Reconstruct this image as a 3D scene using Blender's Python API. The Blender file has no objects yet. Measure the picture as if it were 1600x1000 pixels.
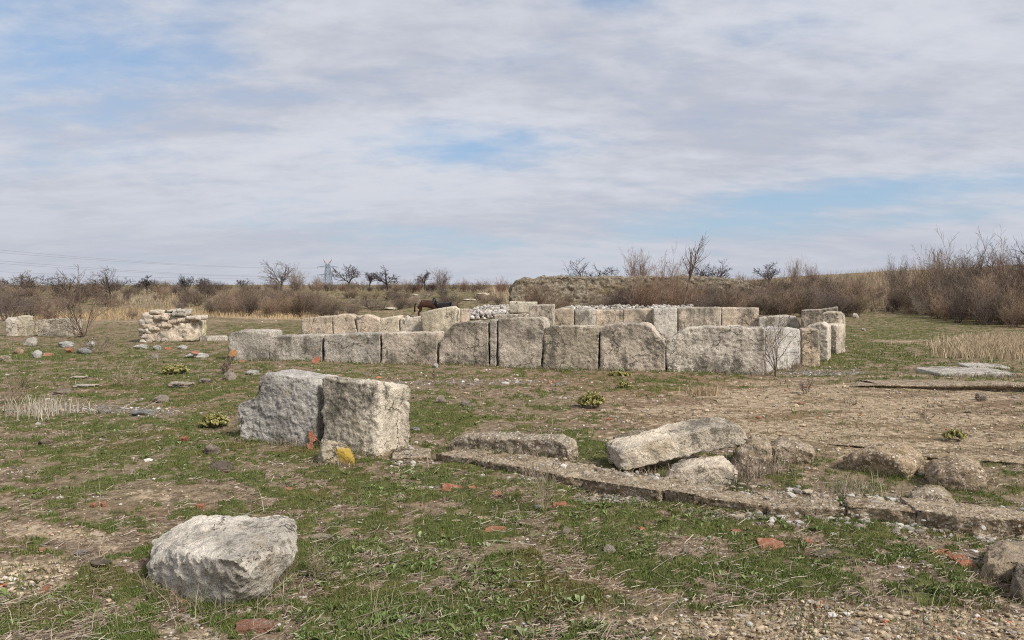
import bpy, bmesh, math, random
import numpy as np
from mathutils import Vector, Matrix, Euler
random.seed(7)
RNG = np.random.default_rng(11)
scene = bpy.context.scene
COL = scene.collection
R = math.radians
# ------------------------------------------------------------------ camera
F, HC, PITCH = 1200.0, 1.8, math.atan(55 / 1200.0)
CP, SP = math.cos(PITCH), math.sin(PITCH)
cam_d = bpy.data.cameras.new('camera'); cam = bpy.data.objects.new('camera', cam_d); COL.objects.link(cam)
cam.location = (0, 0, HC); cam.rotation_euler = (R(90) - PITCH, 0, 0)
cam_d.sensor_width = 36; cam_d.lens = 27.0; cam_d.clip_end = 6000; cam_d.clip_start = .05
scene.camera = cam

def ray(px, py):
    xc = (np.asarray(px, float) - 800) / F; yc = -(np.asarray(py, float) - 500) / F
    return xc, CP + yc * SP, -SP + yc * CP
def project(x, y, z):
    dz = z - HC
    depth = y * CP - dz * SP; up = y * SP + dz * CP
    depth = np.maximum(depth, 1e-3)
    return 800 + F * x / depth, 500 - F * up / depth
def pt(px, py, Y):
    a, b, c = ray(px, py); t = Y / b
    return Vector((float(a * t), float(Y), float(HC + c * t)))
# ------------------------------------------------------------------ noise
_P = np.random.default_rng(3).permutation(256); _P = np.concatenate([_P, _P, _P]).astype(np.int32)
_G3 = np.array([[1,1,0],[-1,1,0],[1,-1,0],[-1,-1,0],[1,0,1],[-1,0,1],[1,0,-1],[-1,0,-1],[0,1,1],[0,-1,1],[0,1,-1],[0,-1,-1],[1,1,0],[-1,1,0],[0,-1,1],[0,-1,-1]], float)
_G2 = np.array([[math.cos(a), math.sin(a)] for a in np.arange(16) * math.pi / 8])
def _fade(t): return t * t * t * (t * (t * 6 - 15) + 10)
def perlin3(p):
    i = np.floor(p).astype(np.int32); f = p - i; i &= 255; u = _fade(f); out = 0
    for dx in (0, 1):
        for dy in (0, 1):
            for dz in (0, 1):
                h = _P[_P[_P[i[:, 0] + dx] + i[:, 1] + dy] + i[:, 2] + dz] & 15
                g = _G3[h]
                dot = g[:, 0] * (f[:, 0] - dx) + g[:, 1] * (f[:, 1] - dy) + g[:, 2] * (f[:, 2] - dz)
                w = (u[:, 0] if dx else 1 - u[:, 0]) * (u[:, 1] if dy else 1 - u[:, 1]) * (u[:, 2] if dz else 1 - u[:, 2])
                out = out + dot * w
    return out
def fbm3(p, o=4, g=.5):
    a, s, v = 1., 0., 0.
    for k in range(o):
        v = v + a * perlin3(p * 2 ** k + 17.3 * k); a *= g
    return v
def perlin2(x, y):
    ix = np.floor(x).astype(np.int64); iy = np.floor(y).astype(np.int64); fx = x - ix; fy = y - iy
    ix = (ix & 255).astype(np.int32); iy = (iy & 255).astype(np.int32); ux = _fade(fx); uy = _fade(fy); out = 0
    for dx in (0, 1):
        for dy in (0, 1):
            g = _G2[_P[_P[ix + dx] + iy + dy] & 15]
            out = out + (g[:, 0] * (fx - dx) + g[:, 1] * (fy - dy)) * (ux if dx else 1 - ux) * (uy if dy else 1 - uy)
    return out
def fbm2(x, y, s=1., o=4, g=.5, seed=0):
    x = np.asarray(x, float).ravel(); y = np.asarray(y, float).ravel(); v = 0; a = 1.
    for k in range(o):
        v = v + a * perlin2(x * s * 2 ** k + 31.7 * k + seed * 7.13, y * s * 2 ** k + 11.9 * k + seed * 3.77); a *= g
    return v
def sm(a, b, x):
    t = np.clip((np.asarray(x, float) - a) / (b - a), 0, 1); return t * t * (3 - 2 * t)
# ------------------------------------------------------------------ terrain
def T(x, y):
    x = np.asarray(x, float); y = np.asarray(y, float); shp = x.shape
    x = x.ravel(); y = y.ravel()
    far = sm(150, 320, y)
    z = 1.15 * sm(44, 78, y)                                        # the plain behind rises
    z = z - .45 * np.exp(-((x + 4) / 9) ** 2 - ((y - 47) / 7) ** 2)    # hollow with the ponies
    z = z + .70 * np.exp(-((y - 36) / 2.4) ** 2) * sm(-3.5, -1, x) * (1 - sm(8.5, 11, x))   # rubble bank
    z = z + 1.0 * sm(50, 74, y) * sm(8, 24, x) * (1 - far) + 1.7 * sm(24, 52, x - (y - 60) * .15) * sm(36, 82, y) * (1 - far)
    z = z + far * .45
    z = z + .30 * fbm2(x, y, .045, 3, .5, 5) * sm(30, 60, y) * (1 - far * .6)
    near = 1 - sm(25, 60, y)
    z = z + near * (.055 * fbm2(x, y, .35, 3, .5, 2))
    z = z + .10 * sm(1.2, 3.5, -x) * (1 - sm(6, 11, y)) * sm(2, 4, y) * .5
    return z.reshape(shp)
def T1(x, y): return float(T(np.array([x]), np.array([y]))[0])
def gp(px, py):
    """point of the ground seen at a pixel"""
    a, b, c = ray(px, py); Y = 3.0; prev = 3.0
    while Y < 900:
        t = Y / b
        if HC + c * t <= T1(a * t, Y): break
        prev = Y; Y *= 1.02
    lo, hi = prev, Y
    for _ in range(18):
        m = (lo + hi) / 2; t = m / b
        if HC + c * t <= T1(a * t, m): hi = m
        else: lo = m
    t = hi / b
    return Vector((float(a * t), float(hi), T1(a * t, hi)))
def px2xy(px, py):
    a, b, c = ray(px, py); t = np.where(c < -1e-4, HC / np.maximum(-c, 1e-4), 900)
    return a * t, b * t
# ------------------------------------------------------------------ mesh helpers
def mkmesh(name, v, f, attrs=None, smooth=True):
    v = np.ascontiguousarray(v, np.float32); f = np.ascontiguousarray(f, np.int32)
    me = bpy.data.meshes.new(name); n, k = f.shape
    me.vertices.add(len(v)); me.vertices.foreach_set('co', v.ravel())
    me.loops.add(n * k); me.loops.foreach_set('vertex_index', f.ravel())
    me.polygons.add(n); me.polygons.foreach_set('loop_start', np.arange(0, n * k, k, dtype=np.int32))
    me.polygons.foreach_set('use_smooth', np.full(n, smooth, dtype=bool))
    for an, (ty, arr) in (attrs or {}).items():
        at = me.attributes.new(an, ty, 'POINT')
        at.data.foreach_set('value' if ty == 'FLOAT' else 'color', np.ascontiguousarray(arr, np.float32).ravel())
    me.update(calc_edges=True)
    return me
def link(name, me, m=None, parent=None, loc=(0, 0, 0)):
    o = bpy.data.objects.new(name, me); COL.objects.link(o); o.location = loc
    if m is not None and me is not None and len(me.materials) == 0: me.materials.append(m)
    if parent: o.parent = parent
    return o
def tag(o, label=None, cat=None, group=None, kind=None):
    if label: o['label'] = label
    if cat: o['category'] = cat
    if group: o['group'] = group
    if kind: o['kind'] = kind
    return o
def vnormals(v, f):
    n = np.zeros_like(v)
    fn = np.cross(v[f[:, 1]] - v[f[:, 0]], v[f[:, 2]] - v[f[:, 0]])
    if f.shape[1] == 4: fn = fn + np.cross(v[f[:, 2]] - v[f[:, 0]], v[f[:, 3]] - v[f[:, 0]])
    for k in range(f.shape[1]): np.add.at(n, f[:, k], fn)
    return n / np.maximum(np.linalg.norm(n, axis=1, keepdims=True), 1e-9)
def svol(v, f):
    q = v - v.mean(0); n = np.cross(q[f[:, 1]] - q[f[:, 0]], q[f[:, 2]] - q[f[:, 0]]); return float((n * q[f].mean(1)).sum())
def rough(v, f, low, mid, pit, seed, fl=1.6, fm=11., fp=20.):
    n = vnormals(v, f); q = v + seed * 5.37
    d = low * fbm3(q * fl, 3) + mid * fbm3(q * fm, 4, .6) - pit * np.clip(perlin3(q * fp) + .5 * perlin3(q * fp * 2.3) - .12, 0, 1)
    d = d - pit * .5 * sm(.30, .42, perlin3(q * fp * .45 + 9))
    return v + n * d[:, None]
def cubegrid(nx, ny, nz):
    vs, fs, off = [], [], 0; dims = (nx, ny, nz)
    for ax in range(3):
        u, w = [a for a in range(3) if a != ax]
        for s in (0, 1):
            gu, gw = np.meshgrid(np.arange(dims[u] + 1), np.arange(dims[w] + 1), indexing='ij')
            p = np.zeros((gu.size, 3), int); p[:, u] = gu.ravel(); p[:, w] = gw.ravel(); p[:, ax] = s * dims[ax]
            idx = np.arange(gu.size).reshape(gu.shape) + off
            q = np.stack([idx[:-1, :-1], idx[1:, :-1], idx[1:, 1:], idx[:-1, 1:]], -1).reshape(-1, 4)
            if (s == 1) == (ax == 1): q = q[:, ::-1]
            vs.append(p); fs.append(q); off += gu.size
    v = np.concatenate(vs); f = np.concatenate(fs)
    uq, inv = np.unique(v, axis=0, return_inverse=True)
    return uq / np.array(dims) * 2 - 1., inv.reshape(-1)[f]
# ------------------------------------------------------------------ materials
class NT:
    def __init__(s, tree): s.t = tree; s.n = tree.nodes; s.l = tree.links
    def node(s, ty, **kw):
        o = s.n.new(ty)
        for k, v in kw.items(): setattr(o, k, v)
        return o
    def put(s, sock, v):
        if isinstance(v, bpy.types.NodeSocket): s.l.new(v, sock)
        elif v is not None: sock.default_value = v
    def math(s, op, a, b=None, c=None, clamp=False):
        o = s.node('ShaderNodeMath', operation=op, use_clamp=clamp)
        for i, v in enumerate((a, b, c)):
            if v is not None: s.put(o.inputs[i], v)
        return o.outputs[0]
    def noise(s, co, scale, detail=5, rough=.55, dist=0.):
        o = s.node('ShaderNodeTexNoise'); s.put(o.inputs['Vector'], co)
        o.inputs['Scale'].default_value = scale; o.inputs['Detail'].default_value = detail
        o.inputs['Roughness'].default_value = rough; o.inputs['Distortion'].default_value = dist
        return o.outputs['Fac']
    def vor(s, co, scale, feat='F1'):
        o = s.node('ShaderNodeTexVoronoi', feature=feat); s.put(o.inputs['Vector'], co); o.inputs['Scale'].default_value = scale
        return o
    def map(s, v, a, b, c=0., d=1.):
        o = s.node('ShaderNodeMapRange', interpolation_type='SMOOTHSTEP'); s.put(o.inputs['Value'], v)
        o.inputs['From Min'].default_value = a; o.inputs['From Max'].default_value = b
        o.inputs['To Min'].default_value = c; o.inputs['To Max'].default_value = d
        return o.outputs[0]
    def mix(s, f, a, b, mode='MIX'):
        o = s.node('ShaderNodeMix', data_type='RGBA', blend_type=mode); s.put(o.inputs[0], f)
        for i, v in ((6, a), (7, b)):
            s.put(o.inputs[i], v if isinstance(v, bpy.types.NodeSocket) else (*v, 1) if len(v) == 3 else v)
        return o.outputs[2]
    def vmath(s, op, a, b=None):
        o = s.node('ShaderNodeVectorMath', operation=op); s.put(o.inputs[0], a)
        if b is not None: s.put(o.inputs[1], b)
        return o.outputs[0]
    def vscale(s, a, k):
        return s.vmath('MULTIPLY', a, k)
def newmat(name, rough=.9, spec=.2):
    m = bpy.data.materials.new(name); m.use_nodes = True; t = NT(m.node_tree); b = t.n['Principled BSDF']
    b.inputs['Roughness'].default_value = rough; b.inputs['Specular IOR Level'].default_value = spec
    return m, t, b
def bump(t, b, h, dist=.02, strength=.8):
    o = t.node('ShaderNodeBump'); o.inputs['Strength'].default_value = strength; o.inputs['Distance'].default_value = dist
    t.put(o.inputs['Height'], h); t.l.new(o.outputs[0], b.inputs['Normal'])
def objco(t):
    tc = t.node('ShaderNodeTexCoord'); oi = t.node('ShaderNodeObjectInfo')
    off = t.math('MULTIPLY', oi.outputs['Random'], 37.)
    return t.vmath('ADD', tc.outputs['Object'], off), oi
def stone_mat():
    m, t, b = newmat('weathered_limestone', .92, .15)
    co, oi = objco(t)
    big = t.noise(co, 1.8, 5, .6, .4); mid = t.noise(co, 9., 7, .68); fine = t.noise(co, 42., 6, .7)
    streak = t.noise(t.vscale(co, (7., 7., .9)), 1., 4, .6)
    val = t.math('MULTIPLY_ADD', mid, 2.0, .14)
    val = t.math('MULTIPLY_ADD', t.map(t.noise(co, 1.3, 3, .6), .36, .64), .5, t.math('MAXIMUM', t.math('MULTIPLY_ADD', fine, 1.4, t.math('SUBTRACT', val, .92)), .16))
    vc = t.node('ShaderNodeCombineColor')
    for i in range(3): t.l.new(val, vc.inputs[i])
    c = t.mix(1., oi.outputs['Color'], vc.outputs[0], 'MULTIPLY')
    och = t.map(t.math('MULTIPLY_ADD', t.noise(co, 3.1, 4, .6, .8), .75, t.math('MULTIPLY', fine, .25)), .54, .68)
    c = t.mix(t.math('MULTIPLY', och, .55), c, (.40, .28, .14))
    li = t.math('MULTIPLY_ADD', big, 1.9, t.math('MULTIPLY_ADD', mid, 1.3, t.math('MULTIPLY_ADD', streak, .8, t.math('MULTIPLY_ADD', fine, 1.5, -2.75))))
    li = t.math('MULTIPLY_ADD', oi.outputs['Alpha'], .42, t.math('SUBTRACT', li, .34))
    lm = t.map(li, -.06, .22)
    c = t.mix(t.math('MULTIPLY', lm, .9), c, t.mix(t.map(fine, .42, .58), (.085, .075, .058), (.25, .22, .175)))
    ck = t.vor(None, 1.5, 'DISTANCE_TO_EDGE')
    wob = t.node('ShaderNodeTexNoise'); t.put(wob.inputs['Vector'], co); wob.inputs['Scale'].default_value = 5.; wob.inputs['Detail'].default_value = 5.
    t.l.new(t.vmath('ADD', co, t.vscale(wob.outputs['Color'], (.5, .5, .5))), ck.inputs['Vector'])
    cm = t.math('MULTIPLY', t.map(ck.outputs['Distance'], .004, .022, 1., 0.), t.map(t.noise(co, 1.1, 2), .50, .56))
    c = t.mix(t.math('MULTIPLY', cm, .5), c, (.05, .042, .032))
    sk = t.map(t.math('MULTIPLY_ADD', streak, .7, t.math('MULTIPLY', fine, .3)), .56, .66)
    c = t.mix(t.math('MULTIPLY', t.math('MULTIPLY', sk, oi.outputs['Alpha']), .55), c, (.16, .14, .11))
    wht = t.map(t.noise(co, 26., 4, .6), .62, .72)
    c = t.mix(t.math('MULTIPLY', wht, .5), c, (.62, .59, .53))
    pit = t.vor(co, 34.); pm = t.map(t.math('MULTIPLY_ADD', mid, .22, pit.outputs['Distance']), .13, .26, .75, 0.)
    pm = t.math('MULTIPLY', pm, t.map(t.noise(co, 5., 3), .44, .6))
    c = t.mix(pm, c, (.06, .052, .04))
    ed = t.node('ShaderNodeAttribute', attribute_name='edge')
    em = t.math('MULTIPLY', ed.outputs['Fac'], t.map(mid, .40, .56, .05, .5))
    c = t.mix(em, c, (.60, .555, .475))
    t.l.new(c, b.inputs['Base Color'])
    h = t.math('MULTIPLY_ADD', mid, .8, t.math('MULTIPLY_ADD', fine, .75, t.math('MULTIPLY_ADD', pm, -.5, t.math('MULTIPLY', cm, -.8))))
    bump(t, b, h, .055, 1.)
    return m
def mortar_mat():
    m, t, b = newmat('lime_mortar_rubble', .95, .1)
    co, oi = objco(t)
    v1 = t.vor(co, 26.); v2 = t.vor(co, 60.); n = t.noise(co, 7., 6, .65); n2 = t.noise(co, 60., 4, .6)
    sep = t.node('ShaderNodeSeparateColor'); t.l.new(v1.outputs['Color'], sep.inputs[0])
    c = t.mix(t.map(n, .3, .7), (.15, .115, .08), (.40, .335, .25))
    peb = t.math('MULTIPLY', t.map(v1.outputs['Distance'], .30, .42, 1., 0.), t.map(sep.outputs[0], .45, .55))
    c = t.mix(peb, c, t.mix(sep.outputs[1], (.22, .18, .14), (.74, .69, .62)))
    sep2 = t.node('ShaderNodeSeparateColor'); t.l.new(v2.outputs['Color'], sep2.inputs[0])
    c = t.mix(t.math('MULTIPLY', t.map(sep2.outputs[0], .72, .78), .7), c, (.52, .48, .42))
    c = t.mix(t.map(t.noise(co, 2.2, 4, .6), .56, .70, 0., .55), c, (.17, .13, .05))
    c = t.mix(.6, c, oi.outputs['Color'], 'MULTIPLY')
    t.l.new(c, b.inputs['Base Color'])
    bump(t, b, t.math('MULTIPLY_ADD', peb, .5, t.math('ADD', n, t.math('MULTIPLY', n2, .5))), .03, 1.)
    return m
def tile_mat():
    m, t, b = newmat('red_roof_tile_clay', .9, .15)
    co, oi = objco(t); n = t.noise(co, 14., 6, .7); f = t.noise(co, 70., 5, .7)
    c = t.mix(t.map(n, .35, .68), (.31, .12, .068), (.44, .215, .13))
    c = t.mix(t.map(f, .52, .66, 0., .8), c, (.22, .12, .085)); c = t.mix(t.map(t.noise(co, 30., 4), .56, .66, 0., .7), c, (.42, .33, .25))
    c = t.mix(1., c, oi.outputs['Color'], 'MULTIPLY')
    t.l.new(c, b.inputs['Base Color']); bump(t, b, t.math('ADD', n, f), .02, 1.)
    return m
def attr_mat(name, rough=.9, spec=.1, trans=0.):
    m, t, b = newmat(name, rough, spec)
    a = t.node('ShaderNodeAttribute', attribute_name='col'); t.l.new(a.outputs['Color'], b.inputs['Base Color'])
    return m
def twig_mat(name, c0, c1, scale=1.3):
    m, t, b = newmat(name, .95, .05)
    co, oi = objco(t); n = t.noise(co, scale, 3)
    c = t.mix(t.map(n, .35, .65), c0, c1); c = t.mix(t.map(t.noise(co, .45, 3), .5, .66, 0., .75 if 'brown' in name else 0.), c, (.31, .245, .17)); c = t.mix(1., c, oi.outputs['Color'], 'MULTIPLY')
    t.l.new(c, b.inputs['Base Color']); return m
def plain_mat(name, col, rough=.8, var=.3):
    m, t, b = newmat(name, rough, .2); co, oi = objco(t)
    n = t.noise(co, 8., 4)
    c = t.mix(n, tuple(k * (1 - var) for k in col), tuple(k * (1 + var) for k in col))
    t.l.new(c, b.inputs['Base Color']); return m
def ground_mat():
    m, t, b = newmat('steppe_soil', .97, .05)
    geo = t.node('ShaderNodeNewGeometry'); co = geo.outputs['Position']
    at = t.node('ShaderNodeAttribute', attribute_name='mask'); sp = t.node('ShaderNodeSeparateColor'); t.l.new(at.outputs['Color'], sp.inputs[0])
    g, s, gr = sp.outputs[0], sp.outputs[1], sp.outputs[2]; rust = at.outputs['Alpha']
    n1 = t.noise(t.vscale(co, (.8, 1.9, 1.)), 1.1, 6, .65); n8 = t.noise(co, 9., 6, .68); n40 = t.noise(co, 45., 5, .7); n3 = t.noise(co, .33, 4, .6)
    # litter
    c = t.mix(t.map(t.math('MULTIPLY_ADD', n8, .6, t.math('MULTIPLY', n40, .4)), .38, .62), (.10, .068, .046), (.36, .27, .19))
    c = t.mix(t.map(n3, .42, .62, 0., .45), c, (.17, .15, .075))
    c = t.mix(t.math('MULTIPLY', rust, t.map(n8, .35, .55, .2, .8)), c, (.22, .125, .06))
    # sand with grit
    v = t.vor(co, 38.); vs = t.node('ShaderNodeSeparateColor'); t.l.new(v.outputs['Color'], vs.inputs[0])
    sand = t.mix(t.map(n8, .35, .65), (.27, .19, .115), (.50, .385, .26))
    sand = t.mix(t.math('MULTIPLY', t.map(vs.outputs[0], .78, .84), .45), sand, (.52, .47, .40))
    sand = t.mix(t.math('MULTIPLY', t.map(vs.outputs[1], .74, .84), .55), sand, (.10, .072, .045))
    sm_ = t.map(t.math('MULTIPLY_ADD', t.math('SUBTRACT', t.math('MULTIPLY_ADD', n8, .55, t.math('MULTIPLY', n1, .45)), .5), 1.7, s), .40, .60)
    c = t.mix(sm_, c, sand)
    # grey gravel
    v2 = t.vor(co, 30.); v2s = t.node('ShaderNodeSeparateColor'); t.l.new(v2.outputs['Color'], v2s.inputs[0])
    grc = t.mix(v2s.outputs[0], (.20, .19, .17), (.56, .535, .50)); grc = t.mix(t.map(v2.outputs['Distance'], .35, .55), grc, (.11, .09, .07))
    gm = t.map(t.math('MULTIPLY_ADD', t.math('SUBTRACT', n8, .5), 1.5, gr), .40, .62)
    c = t.mix(gm, c, grc)
    # moss and turf
    mo = t.mix(t.map(n8, .35, .65), (.055, .065, .02), (.13, .135, .045)); mo = t.mix(t.map(n1, .5, .68, 0., .6), mo, (.15, .125, .04))
    mm = t.map(t.math('MULTIPLY_ADD', t.math('SUBTRACT', n8, .5), .8, g), .38, .60, 0., .92)
    c = t.mix(mm, c, mo)
    t.l.new(c, b.inputs['Base Color'])
    bump(t, b, t.math('MULTIPLY_ADD', n8, .8, t.math('MULTIPLY_ADD', n40, .5, t.math('MULTIPLY', v.outputs['Distance'], -.25))), .04, .9)
    return m
def yellow_mat():
    m = stone_mat(); m.name = 'yellow_lichen_stone'; t = NT(m.node_tree); b = t.n['Principled BSDF']; old = b.inputs['Base Color'].links[0].from_socket
    co, oi = objco(t); n = t.noise(co, 9., 6, .65); sp = t.node('ShaderNodeSeparateXYZ'); t.l.new(co, sp.inputs[0])
    tc = t.node('ShaderNodeTexCoord'); s2 = t.node('ShaderNodeSeparateXYZ'); t.l.new(tc.outputs['Object'], s2.inputs[0])
    f = t.map(t.math('ADD', n, t.math('MULTIPLY', s2.outputs[0], 1.4)), .50, .62)
    t.l.new(t.mix(t.math('MULTIPLY', f, .85), old, (.55, .36, .03)), b.inputs['Base Color']); return m
def tone_mat():
    m = twig_mat('brown_twigs_mixed', (.185, .15, .125), (.355, .29, .245)); t = NT(m.node_tree); b = t.n['Principled BSDF']; old = b.inputs['Base Color'].links[0].from_socket
    a = t.node('ShaderNodeAttribute', attribute_name='tone'); t.l.new(t.mix(1., old, a.outputs['Color'], 'MULTIPLY'), b.inputs['Base Color']); return m
M = dict(mixed_twig=tone_mat(), yellow=yellow_mat(), stone=stone_mat(), mortar=mortar_mat(), tile=tile_mat(), ground=ground_mat(),
         grass=attr_mat('turf_blades', .85, .15), straw=attr_mat('dead_straw', .9, .1), grit=attr_mat('loose_pebbles', .95, .1), leaf=attr_mat('weed_leaves', .7, .25),
         twig=twig_mat('brown_twigs', (.185, .15, .125), (.355, .29, .245)), bark=twig_mat('grey_bark', (.085, .072, .062), (.19, .165, .145), 3.),
         dark_twig=twig_mat('dark_twigs', (.075, .062, .055), (.14, .115, .1)), pale_twig=twig_mat('pale_stalks', (.27, .22, .165), (.47, .39, .29), 6.),
         steel=plain_mat('galvanised_steel', (.23, .27, .32), .6, .1), red_paint=plain_mat('red_paint', (.46, .25, .22), .6, .1),
         cable=plain_mat('cable_aluminium', (.30, .31, .34), .6, .1))
# ------------------------------------------------------------------ ground masks (laid out on the ground)
GREEN = [(700,800,330,70,.20),(1150,850,300,80,.20),(560,760,150,40,.18),(250,700,280,55,.15),(130,950,230,60,.24),(700,930,330,70,.20),(1260,910,160,45,.22),(1440,880,160,60,.10),
         (680,655,70,24,.34),(925,700,38,22,.50),(1400,530,160,22,.20),(1350,555,110,20,.2),(200,590,220,30,.12),(300,610,120,20,.2),(250,560,160,16,.10),(1130,604,150,9,.3),(1500,610,150,10,.22),
         (430,512,90,14,.12),(640,470,140,14,.12),(60,555,90,12,.28),(1370,590,90,8,.22),(1260,700,60,16,.2),(1340,720,70,20,.10),(440,640,90,30,.12),(1290,670,80,9,.15),(1460,505,120,14,.15),(1150,662,220,12,.16),(1400,645,170,8,.17),(1330,680,120,10,.14),(620,905,200,30,.10),(1050,890,160,30,.10)]
SAND = [(1300,645,400,62,.56),(1100,635,240,34,.46),(1450,690,240,36,.55),(1350,980,420,36,.62),(1000,970,140,34,.42),(1540,955,120,24,.35),(30,905,110,42,.55),(80,838,75,12,.62),(235,776,75,14,.5),(310,790,40,8,.4),
        (140,855,50,10,.4),(730,806,25,5,.5),(870,600,260,14,.16),(1410,533,60,4,.4),(1480,538,50,6,.45),(260,985,120,20,.3),(200,500,300,7,.42),(450,492,130,4,.6),(60,575,60,8,.3),(1360,760,40,8,.3),(600,485,60,4,.3)]
GRAVEL = [(110,640,130,9,.55),(230,645,90,9,.45),(760,599,190,6,.50),(1280,582,90,5,.6),(1000,782,120,15,.66),(870,752,100,9,.5),(1130,810,70,8,.45),(40,900,80,45,.25),(1200,790,110,14,.4),(300,560,130,10,.25),(90,560,110,12,.3),(1400,613,200,6,.3),(20,630,70,16,.3),(860,560,500,60,.06),(640,480,60,5,.4),(1350,595,80,10,.25)]
RUST = [(870,588,180,8,.5),(380,640,150,10,.5),(1250,655,320,46,.42),(1450,640,160,20,.4),(330,800,130,10,.6),(900,925,110,30,.5),(1000,600,200,18,.5),(250,605,200,12,.4)]
def blobs(px, py, L):
    v = np.zeros_like(px)
    for cx, cy, rx, ry, w in L:
        d = ((px - cx) / rx) ** 2 + ((py - cy) / ry) ** 2
        v = np.maximum(v, w * np.exp(-d * d * .7))
    return v
def masks(x, y):
    px, py = project(x, y, np.zeros_like(x))
    front = (y > 2)
    wob = fbm2(x, y, .9, 3, .5, 8) * 22 * 6 / np.maximum(y, 3)
    px2 = px + wob * 2.2; py2 = py + wob * .5
    n = fbm2(x, y, 2.1, 5, .66, 1); nf = fbm2(x, y, 8.5, 3, .6, 4)
    fade = np.clip(y / 14, 0, 1)
    base = -.055 + .02 * fade
    g = sm(.0, .15, n * .50 + nf * .40 + base + .03 + .10 + np.where(front, blobs(px2, py2, GREEN), .05) - .12)
    s = np.where(front, blobs(px2, py2, SAND), .05) + .16 * fbm2(x, y, .6, 4, .55, 9) + .34 * fbm2(x * .45, y * 1.5, 1.1, 4, .6, 19) * sm(6, 8, y)
    gr = np.where(front, blobs(px2, py2, GRAVEL), 0) + .10 * fbm2(x, y, .8, 4, .55, 12)
    ru = np.clip(np.where(front, blobs(px2, py2, RUST), 0) + .3 * fbm2(x, y, .7, 3, .5, 15), 0, 1)
    s = np.clip(s, 0, 1); gr = np.clip(gr, 0, 1)
    g = g * (1 - .92 * sm(.26, .42, s)) * (1 - .8 * sm(.3, .45, gr))
    return g, s, gr, ru
def build_ground():
    ang = np.concatenate([np.linspace(-180, -52, 60, endpoint=False), np.linspace(-52, 52, 760), np.linspace(52, 180, 61)[1:-1]]) * math.pi / 180
    rad = np.concatenate([[.02, .4, 1., 1.6, 2.2], np.exp(np.linspace(math.log(2.6), math.log(130), 640)), np.exp(np.linspace(math.log(130), math.log(5000), 46))[1:]])
    A, Rr = np.meshgrid(ang, rad, indexing='xy'); x = (np.sin(A) * Rr).ravel(); y = (np.cos(A) * Rr).ravel()
    z = T(x, y)
    g, s, gr, ru = masks(x, y)
    near = 1 - sm(12, 30, Rr.ravel())
    z = z + near * (.011 * fbm2(x, y, 4.5, 4, .6, 21) + .018 * g * (1 + .8 * fbm2(x, y, 9, 2, .5, 22)) - .01 * sm(.3, .6, s))
    nr, na = len(rad), len(ang); idx = np.arange(nr * na).reshape(nr, na)
    nx = np.roll(idx, -1, 1)
    q = np.stack([idx[:-1], idx[1:], nx[1:], nx[:-1]], -1).reshape(-1, 4)
    me = mkmesh('ground', np.stack([x, y, z], 1), q[:, ::-1] if False else q, {'mask': ('FLOAT_COLOR', np.stack([g, s, gr, ru], 1))})
    o = link('ground', me, M['ground']); tag(o, kind='structure')
    if me.polygons[len(me.polygons) // 2].normal.z < 0: me.flip_normals()
build_ground()
# ------------------------------------------------------------------ scatter
def jig(n, a, b): return RNG.uniform(a, b, n)
def spread(n, y0=462, y1=1040, x0=-180, x1=1780, bias=1.):
    px = jig(n, x0, x1); py = y0 + (y1 - y0) * jig(n, 0, 1) ** (1 / bias)
    x, y = px2xy(px, py); return x, y, T(x, y)
def tint(n, cols, var=.25):
    cols = np.array(cols); i = RNG.integers(0, len(cols), n)
    c = cols[i] * (1 + jig(n, -var, var))[:, None]; return np.concatenate([np.clip(c, 0, 1), np.ones((n, 1))], 1)
def stuff(name, v, f, cols, mat, smooth=False):
    o = link(name, mkmesh(name, v, f, {'col': ('FLOAT_COLOR', cols)}, smooth), M[mat]); tag(o, kind='stuff'); return o
def blade_mesh(x, y, z, h, w, lean, col):
    n = len(x); yaw = jig(n, 0, 2 * math.pi); la = jig(n, 0, 2 * math.pi)
    dx, dy = np.cos(yaw) * w, np.sin(yaw) * w; lx, ly = np.cos(la) * lean * h, np.sin(la) * lean * h
    mx, my, mz = x + lx * .35, y + ly * .35, z + h * .58
    v = np.stack([np.stack([x - dx, y - dy, z - .01], 1), np.stack([x + dx, y + dy, z - .01], 1), np.stack([mx + dx * .7, my + dy * .7, mz], 1),
                  np.stack([mx - dx * .7, my - dy * .7, mz], 1), np.stack([x + lx, y + ly, z + h], 1)], 1).reshape(-1, 3)
    k = np.arange(n)[:, None] * 5
    f = np.concatenate([k + [[0, 1, 2]], k + [[0, 2, 3]], k + [[3, 2, 4]]])
    return v, f, np.repeat(col, 5, 0)
def cat(parts):
    vs, fs, cs, o = [], [], [], 0
    for v, f, c in parts: vs.append(v); fs.append(f + o); cs.append(c); o += len(v)
    return np.concatenate(vs), np.concatenate(fs), np.concatenate(cs)
def lod(y): return np.clip(y / 8, .8, 2.6)
# short turf on the mossy cushions
x, y, z = spread(620000, 470, 1040, bias=1.15)
g, s, gr, ru = masks(x, y); keep = jig(len(x), 0, 1) < g * .95 * (1 - .5 * sm(14, 30, y)); x, y, z = x[keep], y[keep], z[keep]; g = g[keep]
hue = fbm2(x, y, 1.1, 3, .5, 33)[:, None]
n = len(x); ca = tint(n, [(.08, .122, .026), (.12, .165, .042), (.16, .18, .06)], .35)
cb = tint(n, [(.16, .125, .045), (.12, .115, .035), (.19, .155, .07)], .3); w_ = sm(.05, .5, hue)
v, f, c = blade_mesh(x, y, z + .012, jig(n, .008, .032) * np.clip(y / 14 + .6, .9, 1.8), jig(n, .0018, .0040) * lod(y), jig(n, .2, 1.1), ca * (1 - w_) + cb * w_)
stuff('turf', v, f, c, 'grass')
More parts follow.
